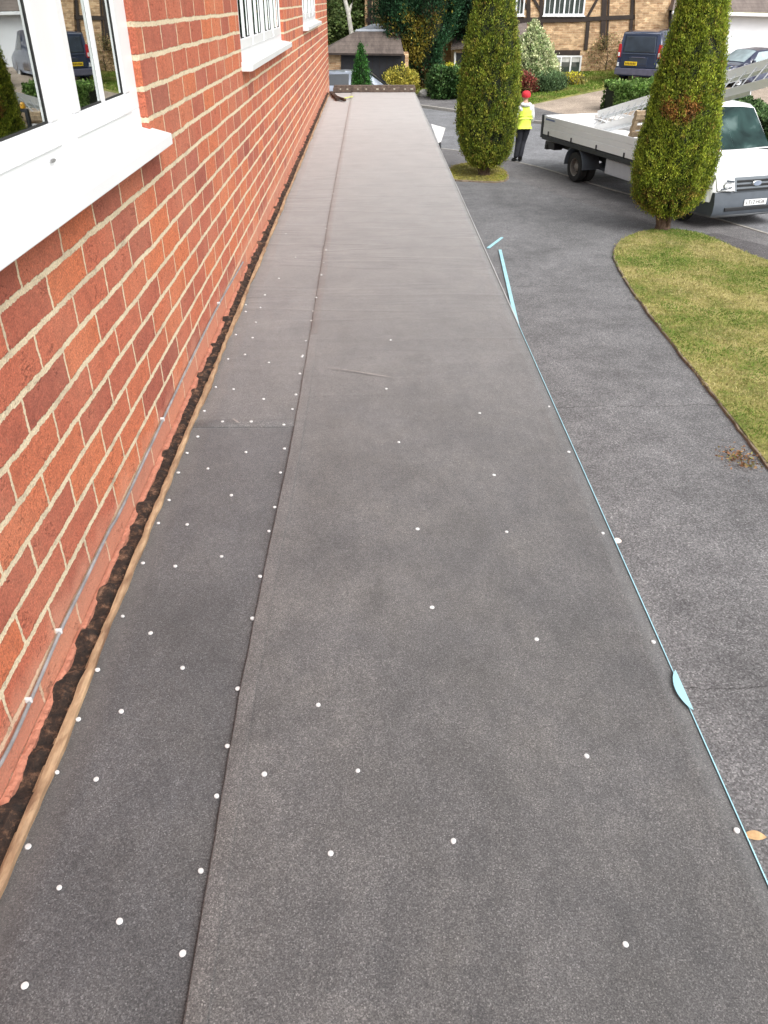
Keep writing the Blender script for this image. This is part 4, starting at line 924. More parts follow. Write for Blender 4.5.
mb.obox((X0-.03, 0, FZ+1.0), (X0-.03, W+.06, FZ+1.0), .07, .07); mb.obox((X0-.03, 0, FZ+.42), (X0-.03, W+.06, FZ+.42), .05, .05)
hb_ = part(mb, 'headboard_frame', M_dark, bevel=.01)
mb = MB(); mb.box(X0-.05, X0-.035, .03, W+.03, FZ, FZ+.45); part(mb, 'headboard_panel', M_dark, hb_)
for k in range(9): mb = MB(); mb.tube([(X0-.03, .2+k*.2, FZ+.43), (X0-.03, .2+k*.2, FZ+1.0)], .009, 6); part(mb, 'headboard_bar', M_dark, hb_, 0)
mb = MB(); mb.lathe((X0-.03, .10, FZ+1.04), (0, 0, 1), [(.055, 0), (.055, .07), (.035, .11), (0, .12)], 16); mb.build('beacon', plain('amber_lens', (.75, .38, .02), .3, var=.1, coat=.7), truck, smooth=True)
mb = MB(); mb.obox((-2.2, .55, .55), (X1+.15, .55, .62), .07, .16); mb.obox((-2.2, W-.55, .55), (X1+.15, W-.55, .62), .07, .16)
for xx in (-3.1, -4.0, -5.2, -6.2, -6.7): mb.obox((xx, .55, .6), (xx, W-.55, .6), .07, .10)
part(mb, 'chassis', M_grille)
mb = MB(); mb.tube([(-5.30, .25, .34), (-5.30, W-.25, .34)], .06, 10); mb.lathe((-5.30, yc, .34), (0, 1, 0), [(0, -.2), (.14, -.12), (.17, 0), (.14, .12), (0, .2)], 16); mb.obox((-4.2, .5, .36), (-5.3, .5, .36), .06, .05); part(mb, 'rear_axle', M_bumper, bevel=0)
mb = MB(); mb.obox((-3.5, .72, .45), (-4.6, .85, .40), .12, .12); mb.box(-3.75, -3.3, .5, .9, .35, .62); part(mb, 'underbody_gear', M_bumper, bevel=.02)
for s_, y_ in ((-1, .13), (1, W-.09)): wheel(truck, -5.30, y_, .345, s_, twin=True)
for s_, ya, yb in ((-1, -.0, .46), (1, W-.40, W+.06)):
    V = []; n = 14
    for i in range(n+1):
        a = radians(-2)+radians(184)*i/n; r1, r2 = .46, .435; cx, cz = -5.30, .36
        V += [(cx+r1*cos(a), ya, cz+r1*sin(a)), (cx+r1*cos(a), yb, cz+r1*sin(a)), (cx+r2*cos(a), yb, cz+r2*sin(a)), (cx+r2*cos(a), ya, cz+r2*sin(a))]
    mb = MB(); mb.add(V, [(4*i+j, 4*i+(j+1) % 4, 4*i+4+(j+1) % 4, 4*i+4+j) for i in range(n) for j in range(4)]+[(0, 1, 2, 3), (4*n+3, 4*n+2, 4*n+1, 4*n)]); part(mb, 'mudguard', M_bumper, bevel=.004, smooth=True)
mb = MB(); mb.box(-5.9, -3.0, .0, .01, .0, .0)
mb = MB(); mb.box(-3.95, -2.62, .06, .10, .44, .74); mb.box(-3.95, -2.62, .06, .34, .42, .45); part(mb, 'side_guard_panel', plain('pale_grey_panel', (.48, .49, .52), .5, var=.08), bevel=.015)
mb = MB(); mb.box(X1+.02, X1+.14, .08, W-.02, .52, .64); rb = part(mb, 'rear_bar', M_grille, bevel=.01)
mb = MB(); mb.box(X1+.0, X1+.50, .10, .34, .55, .72); part(mb, 'rear_light_box', M_grille, bevel=.01)
mb = MB(); mb.box(X1-.01, X1+.02, .14, .45, .55, .66); part(mb, 'rear_light', M_red_lens, bevel=.005)

# ---- load of the truck (each its own thing)
def on_truck(o, mbx=None):
    M = Matrix.Translation(Vector(TH))@Matrix.Rotation(hd, 4, 'Z'); o.matrix_world = M; return o
mb = MB(); V = [(X1+.10, .05, FZ+.34), (X0-.75, .05, FZ+.16), (X0-.55, 1.15, FZ+.10), (X1+.10, 1.35, FZ+.36)]; V += [(x, y, z-.06) for x, y, z in V]
mb.add(V, [(0, 1, 2, 3), (7, 6, 5, 4), (0, 4, 5, 1), (1, 5, 6, 2), (2, 6, 7, 3), (3, 7, 4, 0)])
tag(on_truck(mb.build('white_sheet', M_white_alloy, bevel=.01)), 'large white sheet lying on top of the load in the truck bed', 'sheet')
mb = MB(); V = [(X1+.45, 1.2, FZ+.44), (X1+1.9, 1.05, FZ+.46), (X1+2.1, 1.55, FZ+.44), (X1+.5, 1.75, FZ+.42)]; V += [(x, y, z-.07) for x, y, z in V]
mb.add(V, [(0, 1, 2, 3), (7, 6, 5, 4), (0, 4, 5, 1), (1, 5, 6, 2), (2, 6, 7, 3), (3, 7, 4, 0)])
tag(on_truck(mb.build('white_board', plain('scuffed_white_board', (.66, .62, .58), .6, var=.25, scale=5), bevel=.01)), 'scuffed off white board at the rear of the truck bed', 'board')
mb = MB(); mb.box(X1+.1, X0-.5, .15, W-.1, FZ+.0, FZ+.10); tag(on_truck(mb.build('insulation_board', M_white_alloy, bevel=.01)), 'white insulation board flat on the truck bed floor', 'board')
pal = empty('pallet', (0, 0, 0), 0, 'worn wooden pallet leaning on the truck headboard', 'pallet'); on_truck(pal)
pm = Matrix.Translation((X0-.80, .08, FZ+.02))@Matrix.Rotation(radians(14), 4, 'Y')@Matrix.Rotation(0, 4, 'X')
def pbox(x0, x1, y0, y1, z0, z1, nm_):
    mb = MB(); mb.box(x0, x1, y0, y1, z0, z1); mb.v = [tuple(pm@Vector(v)) for v in mb.v]; mb.build(nm_, M_pallet, pal, bevel=.004)
# the pallet stands on its edge: boards across, stringers up
for k in range(6): pbox(-.02, .0, .0, .84, .05+k*.155, .05+k*.155+.092, 'deck_board')
for k in range(3): pbox(.002, .075, .0+k*.375, .09+k*.375, .02, .94, 'stringer')
for k in range(3): pbox(.077, .095, .0, .84, .05+k*.36, .16+k*.36, 'bottom_board')

# ladder: from the bed up over the cab and beyond
lad = empty('ladder', (0, 0, 0), 0, 'long white extension ladder sloping up from the truck bed over the cab', 'ladder'); on_truck(lad)
Mt = Matrix.Translation(Vector(TH))@Matrix.Rotation(hd, 4, 'Z'); Mi = Mt.inverted()
def solve_on(px_, py_, ylocal):       # point on the truck's vertical lengthwise plane y = ylocal
    r = Vector(ray(px_, py_)); o_ = Mi@Vector((0, 0, CZ)); d_ = Mi.to_3x3()@r; t = (ylocal-o_.y)/d_.y; return o_+d_*t
la, lb = solve_on(598, 114, 1.05), solve_on(775, 61, 1.05)
def ext_line(a, b, f): return a+(b-a)*f
print('ladder', la, lb)
st1 = (la, ext_line(la, lb, 1.25)); dn = Vector((0, -.34, -.40))
for k, (sx_, thick_) in enumerate(((Vector((0, 0, 0)), .15), (dn, .15))):
    mb = MB(); mb.obox(st1[0]+sx_, st1[1]+sx_, .035, thick_); mb.build('stile', M_white_alloy, lad, bevel=.006)
L_ = (st1[1]-st1[0]).length; nr = int(L_/.27); dd = (st1[1]-st1[0])/nr
for k in range(1, nr):
    mb = MB(); p_ = st1[0]+dd*k; mb.tube([p_, p_+dn], .011, 7); mb.build('rung', M_alu, lad)
l2 = st1[0]+Vector((0, 0, -.11))+(st1[1]-st1[0])*.02; l3 = st1[0]+(st1[1]-st1[0])*.80+Vector((0, 0, -.11))
for sx_ in (Vector((0, .045, 0)), dn-Vector((0, .045, 0))):
    mb = MB(); mb.obox(l2+sx_, l3+sx_, .03, .075); mb.build('stile', M_alu, lad, bevel=.005)

# ---- cars: generic station builder
def car_body(L, Wd, zb, bonnet, belt, roof, x_ws0, x_ws1, x_rw0, x_rw1, nose=.1, tail=.1, hood_z=None, boot_z=None):
    """x from the nose (0) back to -L. x_ws0/x_ws1: windscreen foot and top; x_rw1/x_rw0: rear screen top and foot"""
    h = Wd/2; hz = hood_z or bonnet; bz = boot_z or belt; st = []
    def sc(x, zs, zw, zr, ws, ww, wr, cr=.03, b=zb): st.append((x, [(0, b), (ws*.88, b), (ws, b+.10), (ws*1.0, zs), (ww, zw), (wr, zr), (wr*.6, zr+cr*.8), (0, zr+cr)]))
    sc(-L, belt*.72, bz-.12, bz-.06, h*.84, h*.82, h*.7, .01, zb+.08); sc(-L+.06, belt*.75, bz-.04, bz, h*.92, h*.88, h*.74, .02, zb+.02)
    sc(x_rw0, belt*.78, belt, max(bz, belt+.01)+.01, h*.99, h*.955, h*.80); sc(x_rw1, belt*.78, belt+.01, roof-.03, h, h*.965, h*.68, .04)
    sc((x_rw1+x_ws1)/2, belt*.78, belt, roof, h, h*.965, h*.70, .045); sc(x_ws1, belt*.78, belt-.01, roof-.05, h, h*.96, h*.67, .04)
    sc(x_ws0, belt*.77, belt-.03, belt-.01, h*.99, h*.95, h*.82, .03); sc(-.45, belt*.70, hz-.04, hz, h*.96, h*.90, h*.74, .03)
    sc(-.12, belt*.60, hz-.16, hz-.11, h*.86, h*.80, h*.62, .02, zb+.03); sc(0, belt*.5, hz-.28, hz-.24, h*.74, h*.70, h*.5, .01, zb+.10)
    return Body(sorted(st, key=lambda p: p[0]))
def place_car(root_name, fl, rz, label, paint, body, r, wb, L, Wd, parts=True, rimmat=None):
    t = empty(root_name, fl, rz, label, 'car'); b = body.build('body', paint, t)
    for xw in (-.85, -.85-wb):
        for s_ in (1, -1):
            wheel(t, xw, s_*(Wd/2-.09), r, s_, rimmat=rimmat or M_alu)
            mb = MB(); n = 14; V = []
            for i in range(n+1): a = pi*i/n; V += [(xw+(r+.07)*cos(a), s_*(Wd/2+.004), r+(r+.07)*sin(a)), (xw+(r)*cos(a), s_*(Wd/2+.004), r+r*sin(a))]
            mb.add(V, [(2*i, 2*i+1, 2*i+3, 2*i+2) for i in range(n)]); mb.build('wheel_arch', M_black, b)
    return t, b
# navy saloon on the opposite drive, nose to the left
bs = car_body(4.3, 1.74, .20, .82, .92, 1.40, -1.05, -1.80, -4.0, -3.15, boot_z=1.02, hood_z=.86)
cpos = G(706, 88); ch = atan2(-.38, -.925)
car1, b1 = place_car('parked_car', (cpos[0]+.1, cpos[1]+.2, cpos[2]), ch, 'navy blue car parked by the white garage, mostly behind the ladder', M_navy, bs, .31, 2.55, 4.3, 1.74)
lite = mat_glass('pale_car_glass', (.30, .38, .40))
bs.patch('windscreen', lite, b1, [(-1.10, 5.05), (-1.76, 5.08), (-1.76, 7), (-1.08, 7)], off=.012, both=True)
for s_ in (1, -1):
    bs.patch('side_window', lite, b1, [(-1.42, 4.12), (-2.42, 4.12), (-2.42, 4.88), (-1.86, 4.86)], side=s_, off=.010)
    bs.patch('side_window', lite, b1, [(-2.50, 4.12), (-3.50, 4.12), (-3.16, 4.86), (-2.50, 4.88)], side=s_, off=.010)
    mb = MB(); mb.obox((-.06, s_*.60, .62), (-.20, s_*.78, .64), .1, .13); mb.build('headlight', M_lamp, b1, bevel=.02)
    mb = MB(); mb.box(-1.45, -1.33, min(s_*.86, s_*1.0), max(s_*.86, s_*1.0), .90, 1.03); mb.build('mirror', M_navy, b1, bevel=.03)
# silver car beyond the end of the roof, only its upper half shows
bs2 = car_body(4.2, 1.72, .20, .85, .95, 1.46, -1.0, -1.75, -4.05, -3.6, boot_z=1.0, hood_z=.88)
q_ = aty(352, 69, 30.5); cz_ = q_[2]-1.50
car2, b2 = place_car('parked_car', (1.75, 35.6, 0), radians(-5), 'silver car beyond the far end of the flat roof', M_silver, bs2, .32, 2.5, 4.2, 1.72)
print('silver roof z', q_)
bs2.patch('windscreen', M_glass, b2, [(-1.06, 5.05), (-1.72, 5.08), (-1.72, 7), (-1.04, 7)], off=.012, both=True)
for s_ in (1, -1):
    bs2.patch('side_window', M_glass, b2, [(-1.40, 4.12), (-2.42, 4.12), (-2.42, 4.88), (-1.84, 4.86)], side=s_, off=.010)
    bs2.patch('side_window', M_glass, b2, [(-2.50, 4.12), (-3.75, 4.12), (-3.5, 4.86), (-2.50, 4.88)], side=s_, off=.010)
    mb = MB(); mb.obox((-.06, s_*.60, .64), (-.22, s_*.78, .66), .1, .13); mb.build('headlight', M_lamp, b2, bevel=.02)
# ---- blue van, rear towards us. x forward from the rear face
vp = G(634.5, 85); vh = atan2(.80, .60)
van = empty('panel_van', vp, vh, 'dark blue panel van parked on the opposite drive with its rear facing the road', 'van')
def vs_(x, zr, wr, wm=.95, zb=.32, zw=1.02, cr=.03): return (x, [(0, zb), (wm*.9, zb), (wm, zb+.12), (wm, .75), (wm*.985, zw), (wr, zr), (wr*.6, zr+cr), (0, zr+cr*1.3)])
VB = Body([vs_(0, 1.80, .76, .90), vs_(.10, 1.86, .79, .93), vs_(.45, 1.90, .81), vs_(3.0, 1.90, .81), vs_(3.45, 1.84, .78), vs_(4.15, 1.08, .84, zw=1.03), vs_(4.6, .92, .78, .92, zw=.86), vs_(4.78, .70, .68, .82, .38, .64)])
vb = VB.build('body', M_vanblue, van)
vg = mat_glass('van_rear_glass', (.035, .05, .075))
def rear(name, mat, y0, y1, z0, z1, par, x=-.03, th=.03, top=0, bevel=.02, taper=0):
    mb = MB(); V = [(x, y0, z0), (x, y1, z0), (x+top, y1-taper, z1), (x+top, y0+taper, z1)]; V += [(a+th+.05, b, c) for a, b, c in V]
    mb.add(V, [(0, 1, 2, 3), (7, 6, 5, 4), (0, 4, 5, 1), (1, 5, 6, 2), (2, 6, 7, 3), (3, 7, 4, 0)]); return mb.build(name, mat, par, bevel=bevel)
td = rear('tailgate', M_vanblue, -.74, .74, .62, 1.80, vb, x=-.035, top=.03, taper=.06)
rear('rear_window', vg, -.66, .66, 1.18, 1.74, td, x=-.048, top=.025, taper=.05)
rear('tailgate_crease', plain('van_highlight', (.09, .12, .19), .35, coat=.5), -.70, .70, 1.115, 1.135, td, x=-.055)
rear('plate_recess', M_vanblue, -.40, .40, .70, 1.0, td, x=-.045)
rear('tailgate_trim', plain('dark_trim_lilac', (.12, .12, .18), .4), -.28, .28, .985, 1.01, td, x=-.066, bevel=.004)
yp = rear('number_plate', M_yplate, .02, .54, .70, .84, vb, x=-.075, bevel=.004)
for k, yy in enumerate((.09, .155, .22, .29, .36, .42, .48)): mb = MB(); mb.box(-.078, -.0755, yy-.022, yy+.022, .735, .805); mb.build('plate_lettering', plain('faint_plate_ink', (.20, .12, .01), .6), yp)
bmp = rear('rear_bumper', plain('van_bumper', (.10, .10, .15), .5), -.92, .92, .36, .60, vb, x=-.10, th=.2)
for s_ in (1, -1):
    a_, b_ = (.775, .905) if s_ > 0 else (-.905, -.775)
    tl = rear('tail_light', M_red_lens, a_, b_, .98, 1.46, vb, x=-.045, top=.03)
    rear('reversing_lens', M_lamp, a_+.03, b_-.03, 1.02, 1.16, tl, x=-.055, bevel=.008)
    rear('rear_reflector', M_lamp, a_+.03, b_-.03, .66, .80, vb, x=-.05, bevel=.008)
    for xw in (.85, 3.85): wheel(van, xw, s_*.84, .33, s_, rimmat=M_alu)
    VB.patch('side_panel_recess', plain('van_side_dark', (.020, .028, .055), .3, coat=.6), vb, [(.35, 4.2), (1.7, 4.2), (1.7, 4.88), (.35, 4.88)], side=s_, off=.006)
    VB.patch('cab_window', M_glass, vb, [(2.9, 4.2), (3.7, 4.2), (3.35, 4.85), (2.9, 4.88)], side=s_, off=.006)
    mb = MB(); mb.obox((.2, s_*.955, .98), (4.2, s_*.955, .98), .01, .02); mb.build('side_moulding', M_vanblue, vb)
VB.patch('windscreen', M_glass, vb, [(4.08, 5.05), (3.5, 5.05), (3.5, 7), (4.10, 7)], off=.01, both=True)
rear('roof_edge_highlight', plain('van_roof_pale', (.22, .24, .30), .4, coat=.5), -.74, .74, 1.815, 1.85, vb, x=.0)

van.scale = (1.07, 1.07, 1.07)
# ================================================================== HOUSES OPPOSITE
def at(x, y, Y): return aty(x, y, Y)
def slab(pxs, Y, th=.1, name='panel', mat=None, par=None, org=None, bevel=0):
    P_ = [Vector(at(x, y, Y)) for x, y in pxs]; n = len(P_); mb = MB(); V = P_+[p+Vector((0, th, 0)) for p in P_]
    mb.add([v-org for v in V], [tuple(range(n)), tuple(range(n, 2*n))[::-1]]+[(i, (i+1) % n, n+(i+1) % n, n+i) for i in range(n)]); return mb.build(name, mat, par, bevel=bevel)
YH = 45.5
hx0 = at(445, 20, YH)[0]; hx1 = at(668, 20, YH)[0]
hO = Vector(((hx0+hx1)/2, YH, .0)); th_ = empty('half_timbered_house', hO, 0, 'half timbered house with buff brick panels and white windows across the road', 'house')
mb = MB(); mb.box(hx0-hO.x, hx1-hO.x, .0, 8, -.5, 6.6); mb.build('wall', M_buff, th_)
mb = MB(); x0_, x1_ = hx0-hO.x-.4, hx1-hO.x+.4; mb.add([(x0_, -.4, 6.4), (x1_, -.4, 6.4), (x1_, 4, 9.4), (x0_, 4, 9.4), (x0_, 8.4, 6.4), (x1_, 8.4, 6.4)], [(0, 1, 2, 3), (3, 2, 5, 4), (0, 3, 4), (1, 5, 2), (0, 4, 5, 1)]); mb.build('roof', M_tile, th_)
def beam(a, b, wpx, name='timber_post', Y=YH, par=None, org=None, mat=None, d=.06):
    A_ = Vector(at(a[0], a[1], Y)); B_ = Vector(at(b[0], b[1], Y)); w_ = wpx*(Y/cp)/FPX*1.0
    o_ = hO if org is None else org; mb = MB(); mb.obox(A_-o_-Vector((0, d/2-.001, 0)), B_-o_-Vector((0, d/2-.001, 0)), d, w_, up=(0, 0, 1)) if False else None
    dv = (B_-A_).normalized(); sdv = Vector((dv.z, 0, -dv.x))*w_/2
    V = [A_+sdv-o_, A_-sdv-o_, B_-sdv-o_, B_+sdv-o_]; V = [Vector((v.x, v.y-d, v.z)) for v in V]+[Vector((v.x, v.y+.02, v.z)) for v in V]
    mb = MB(); mb.add(V, [(0, 1, 2, 3), (7, 6, 5, 4), (0, 4, 5, 1), (1, 5, 6, 2), (2, 6, 7, 3), (3, 7, 4, 0)]); return mb.build(name, mat or M_timber, par or th_)
def top(a, b, z=6.3, Y=YH):     # carry a measured post line on up the wall
    A_ = Vector(at(*a, Y)); return A_
beam((500, 21), (587, 19), 3.4, 'timber_rail', d=.075); beam((587, 19), (634.5, 16.8), 2.6, 'timber_rail', d=.075)
for (a, b, wd) in (((528.5, -6), (528.5, 22), 2.6), ((542, -40), (541, 31), 2.4), ((588.5, 17), (585.5, 50), 2.6), ((607, -60), (602, 50), 3.6), ((611.5, -60), (606.5, 50), 1.2), ((636, -60), (630.5, 34), 2.2), ((515, -60), (514, 40), 1.6)):
    beam(a, b, wd)
for (a, b) in (((533, -2), (541, 12)), ((600, -6), (588, 16)), ((528, 10), (520, -4))): beam(a, b, 1.8, 'timber_brace', d=.05)
beam((600, -28), (500, -28), 3, 'timber_rail', d=.07); beam((600, -28), (636, -28), 3, 'timber_rail', d=.07)
beam((548, 52.6), (580, 52.6), 3.2, 'timber_lintel')
slab([(636, -60), (668.5, -60), (668.5, 90), (634, 90)], YH-.12, .12, 'brick_pier', M_buff, th_, hO)
def far_window(x0, x1, y0, y1, nl, Y=YH-.02, par=None, org=None, cur=True, hbar=True):
    org = hO if org is None else org; par = par or th_
    A_ = at(x0, y1, Y); B_ = at(x1, y0, Y); w_ = B_[0]-A_[0]; h_ = B_[2]-A_[2]; o_ = Vector((A_[0], Y, A_[2]))-org; t = .075; mb = MB()
    mb.box(0, w_, -.05, .03, 0, t); mb.box(0, w_, -.05, .03, h_-t, h_)
    for k in range(nl+1):
        xx = (w_-t)*k/nl; mb.box(xx, xx+t, -.052, .03, t, h_-t)
    f = mb.build('window', M_pvc, par); f.location = o_
    mb = MB(); mb.box(t*.5, w_-t*.5, -.012, .0, t*.5, h_-t*.5); mb.build('pane', mat_glass_far, f)
    if hbar:
        mb = MB()
        for k in range(nl):
            xa = t+(w_-t)*k/nl; xb = (w_-t)*(k+1)/nl; mb.box(xa, xb, -.03, -.014, h_*.48, h_*.48+.025); mb.box((xa+xb)/2-.012, (xa+xb)/2+.012, -.029, -.0145, t, h_-t)
        mb.build('glazing_bar', M_pvc, f)
    if cur:
        for k in range(nl):
            xa = t+(w_-t)*k/nl; mb = MB(); mb.box(xa+.02, (w_-t)*(k+1)/nl-.02, -.0135, -.0125, h_*.72, h_-t); mb.build('blind', M_curtain, f)
    mb = MB(); mb.box(-.05, w_+.05, -.12, .02, -.05, .0); mb.build('sill', M_pvc, f)
    return f
mat_glass_far = mat_glass('far_glass', (.05, .065, .06))
far_window(543, 588, -22, 15.5, 4); far_window(514.8, 526.8, -22, 15.5, 1); far_window(548.5, 582, 55.5, 78.5, 3, hbar=False)
# lean-to porch on the left of the house
pO = Vector(at(492, 60, 44.2)); 
slab([(453, 44), (528, 44), (528, 92), (453, 92)], 44.3, 1.2, 'porch_wall', M_buff, th_, hO)
P_ = [Vector(at(x, y, 43.9)) for x, y in ((451, 47), (527, 41))]; Q_ = [Vector(at(x, y, YH-.02)) for x, y in ((456, 33), (527, 22))]
mb = MB(); V = [P_[0], P_[1], Q_[1], Q_[0]]; V += [v-Vector((0, 0, .12)) for v in V]; mb.add([v-hO for v in V], [(0, 1, 2, 3), (7, 6, 5, 4), (0, 4, 5, 1), (1, 5, 6, 2), (2, 6, 7, 3), (3, 7, 4, 0)]); mb.build('porch_roof', M_tile2, th_)
dr = slab([(456, 53), (464, 53), (464, 73), (456, 73)], 44.26, .04, 'door', M_blackdoor, th_, hO)
for x_ in ((454, 456), (464, 466)): slab([(x_[0], 52), (x_[1], 52), (x_[1], 74), (x_[0], 74)], 44.22, .06, 'door_frame', M_pvc, th_, hO)
# second timbered house behind the brown roof
Y2 = 51.0; h2 = Vector((at(400, 20, Y2)[0], Y2, 0)); hb2 = empty('half_timbered_house', h2, 0, 'half timbered gable standing behind the brown garage roof', 'house')
a_ = at(365, 20, Y2)[0]-h2.x; b_ = at(440, 20, Y2)[0]-h2.x
mb = MB(); mb.box(a_, b_, 0, 8, -.5, 6.2); mb.build('wall', M_buff, hb2)
mb = MB(); mb.add([(a_-.4, -.4, 6.0), (b_+.4, -.4, 6.0), (b_+.4, 4, 8.8), (a_-.4, 4, 8.8), (a_-.4, 8.4, 6.0), (b_+.4, 8.4, 6.0)], [(0, 1, 2, 3), (3, 2, 5, 4), (0, 3, 4), (1, 5, 2), (0, 4, 5, 1)]); mb.build('roof', M_tile, hb2)
for (a, b, wd) in (((370, -60), (369.5, 40), 3), ((374, -60), (373.5, 40), 1), ((384, -60), (382.5, 24), 2.4)): beam(a, b, wd, Y=Y2, par=hb2, org=h2)
beam((366, 20.5), (400, 20.5), 2.6, 'timber_rail', Y=Y2, par=hb2, org=h2, d=.075)
# garage with the brown hipped roof
gO = Vector((at(372, 60, 40)[0], 40, 0)); gar = empty('garage', gO, 0, 'low garage with brown hipped roof and black doors beyond the flat roof', 'garage')
slab([(326, 53), (408.5, 53), (408.5, 102), (326, 102)], 40.3, 3.2, 'wall', M_buff, gar, gO)
gd = slab([(341, 55), (405, 55), (404, 101), (341, 101)], 40.24, .06, 'garage_door', M_blackdoor, gar, gO)
for k in range(9):
    x_ = 343+k*7.3; slab([(x_, 56), (x_+.35, 56), (x_+.3, 100), (x_, 100)], 40.225, .012, 'door_rib', M_timber, gd, gO)
slab([(405, 55), (408, 55), (408, 101), (405, 101)], 40.2, .1, 'brick_pier', M_buff, gar, gO)
E1 = [Vector(at(320, 53, 39.9)), Vector(at(404, 54, 39.9))]; R1 = [Vector(at(356, 31, 42.2)), Vector(at(399, 31, 42.2))]
b1_ = [Vector((E1[0].x, 44.5, E1[0].z)), Vector((E1[1].x, 44.5, E1[1].z))]
mb = MB(); V = [E1[0], E1[1], R1[1], R1[0], b1_[0], b1_[1]]; V = [v-gO for v in V]; mb.add(V, [(0, 1, 2, 3), (3, 2, 5, 4), (0, 3, 4), (1, 5, 2), (0, 4, 5, 1)]); grf = mb.build('roof', M_tile, gar)
slab([(320, 52.8), (404, 53.8), (404, 55.8), (320, 54.8)], 39.87, .05, 'gutter', M_timber, gar, gO)
mb = MB(); mb.obox(R1[0]-gO+Vector((0, 0, .03)), R1[1]-gO+Vector((0, 0, .03)), .14, .08); mb.build('ridge_flashing', M_lead, grf)
P_ = [Vector(at(x, y, Y)) for x, y, Y in ((355, 30.5, 42.4), (400, 30.5, 42.4), (398, 23, 46), (372, 24, 46))]; mb = MB(); mb.add([v-gO for v in P_]+[v-gO-Vector((0, 0, .15)) for v in P_], [(0, 1, 2, 3), (7, 6, 5, 4), (0, 4, 5, 1), (1, 5, 6, 2), (2, 6, 7, 3), (3, 7, 4, 0)]); mb.build('flat_roof_panel', M_lead, gar)
# white garage on the right
wO = Vector((at(740, 60, 45)[0], 45, 0)); wg = empty('garage', wO, 0, 'white rendered garage with brown tiled roof at the right', 'garage')
slab([(675, 13), (850, 19), (850, 95), (675, 95)], 45, 6, 'wall', M_wwall, wg, wO)
a_ = Vector(at(672, 12.5, 44.6)); b_ = Vector(at(860, 17.5, 44.6)); mb = MB(); mb.obox(a_-wO, b_-wO, .12, .14); mb.build('gutter', M_pvc, wg, bevel=.02)
c_ = b_+Vector((0, 4, 2.6)); d_ = a_+Vector((1.5, 4, 2.6)); e_ = b_+Vector((0, 8, 0)); f_ = a_+Vector((0, 8, 0)); mb = MB(); V = [v+Vector((0, 0, .09))-wO for v in (a_, b_, c_, d_, e_, f_)]; mb.add(V, [(0, 1, 2, 3), (3, 2, 4, 5), (0, 3, 5), (1, 4, 2)]); mb.build('roof', M_tile2, wg)

# ================================================================== TREES AND SHRUBS
olive = [(.13, .185, .020), (.21, .265, .028), (.29, .335, .036), (.37, .39, .06), (.28, .20, .05), (.07, .10, .015)]
c2 = atz(662, 231)
def cf2(p, i):
    # the brown die-back faces the road corner
    d_ = (p[0]+.22)**2/.07+(p[2]-2.20)**2/.035
    if p[1] < .1 and d_ < 1.3 and random.random() < .62: return 6 if random.random() < .7 else 7
    if p[2] < .9 and random.random() < .35: return 5 if random.random() < .5 else 4
    return i
fan_tree('cypress_tree', (c2[0], c2[1], .02), [(.30, .12), (.38, .38), (.60, .58), (.95, .69), (1.4, .71), (2.1, .63), (2.9, .52), (3.5, .44), (4.0, .38), (4.8, .30), (5.6, .20), (6.3, .04)],
         'columnar olive green cypress on the lawn corner with a brown dead patch', 'tree', 8600, 22, .030, .014, .042, olive+[(.30, .14, .04), (.16, .085, .03)], [.26, .32, .20, .08, .025, .115, 0, 0], up=.72, group=None, trunk_r=.12, trunk_h=.45, core=.88, lump=.07, twigs=4, colfn=cf2, jit=.22)
c1 = atz(484, 176)
fan_tree('cypress_tree', (c1[0], c1[1], .02), [(.22, .12), (.32, .40), (.55, .60), (1.0, .71), (1.6, .74), (2.2, .70), (3.0, .58), (3.8, .44), (4.4, .36), (5.2, .27), (6.6, .05)],
         'columnar green cypress beside the far end of the flat roof', 'tree', 6500, 20, .034, .018, .050, [(.11, .16, .020), (.17, .215, .026), (.24, .265, .034), (.31, .30, .055), (.22, .15, .04), (.05, .075, .015)], [.27, .28, .20, .09, .03, .13], up=.72, trunk_r=.13, trunk_h=.40, core=.88, lump=.06, twigs=4, jit=.22)
# big two-tone conifer
def cfc(p, i):
    v = mn.noise(Vector((p[0]*.9+3, p[1]*.9, p[2]*.7)))
    gold = (1.1 < p[2] < 3.1 and -.75+.15*sin(p[2]*3) < p[0] < .75-.1*sin(p[2]*4)) or (p[0] < -1.0 and p[2] < 2.8) or (.95 < p[0] < 1.25 and 2.3 < p[2] < 4)
    if p[2] < .9: return 4 if random.random() < .6 else 5
    if gold and v > -.22: return random.choice((2, 3, 0, 2, 4, 2))
    return random.choice((0, 0, 1, 5))
k0 = G(418, 91)
kc = Vector((k0[0], k0[1]+1.0, k0[2]))
fan_tree('conifer_tree', kc, [(.15, .35), (.5, .62), (1.2, 1.0), (2.0, 1.35), (3.0, 1.62), (4.0, 1.70), (5.2, 1.5), (6.6, .8), (7.2, .1)], 'broad two tone conifer with golden patches opposite the roof end', 'tree', 3000, 26, .12, .05, .12,
         [(.022, .070, .030), (.035, .095, .040), (.24, .21, .035), (.34, .28, .055), (.13, .085, .04), (.012, .035, .018)], up=.55, trunk_r=.16, trunk_h=.5, core=.84, lump=.30, colfn=cfc)
k1 = at(462, 60, 46); fan_tree('conifer_tree', (k1[0]+.2, 44.4, gz(k1[0], 44)), [(1.9, .3), (2.3, 1.0), (3.2, 1.5), (4.5, 1.6), (6, 1.2), (7.5, .2)], 'dark green conifer behind the broad two tone conifer', 'tree', 1300, 26, .13, .06, .15,
         [(.014, .045, .022), (.024, .066, .030), (.010, .028, .016)], up=.5, trunk_r=.14, trunk_h=1.9, core=.86, lump=.25)
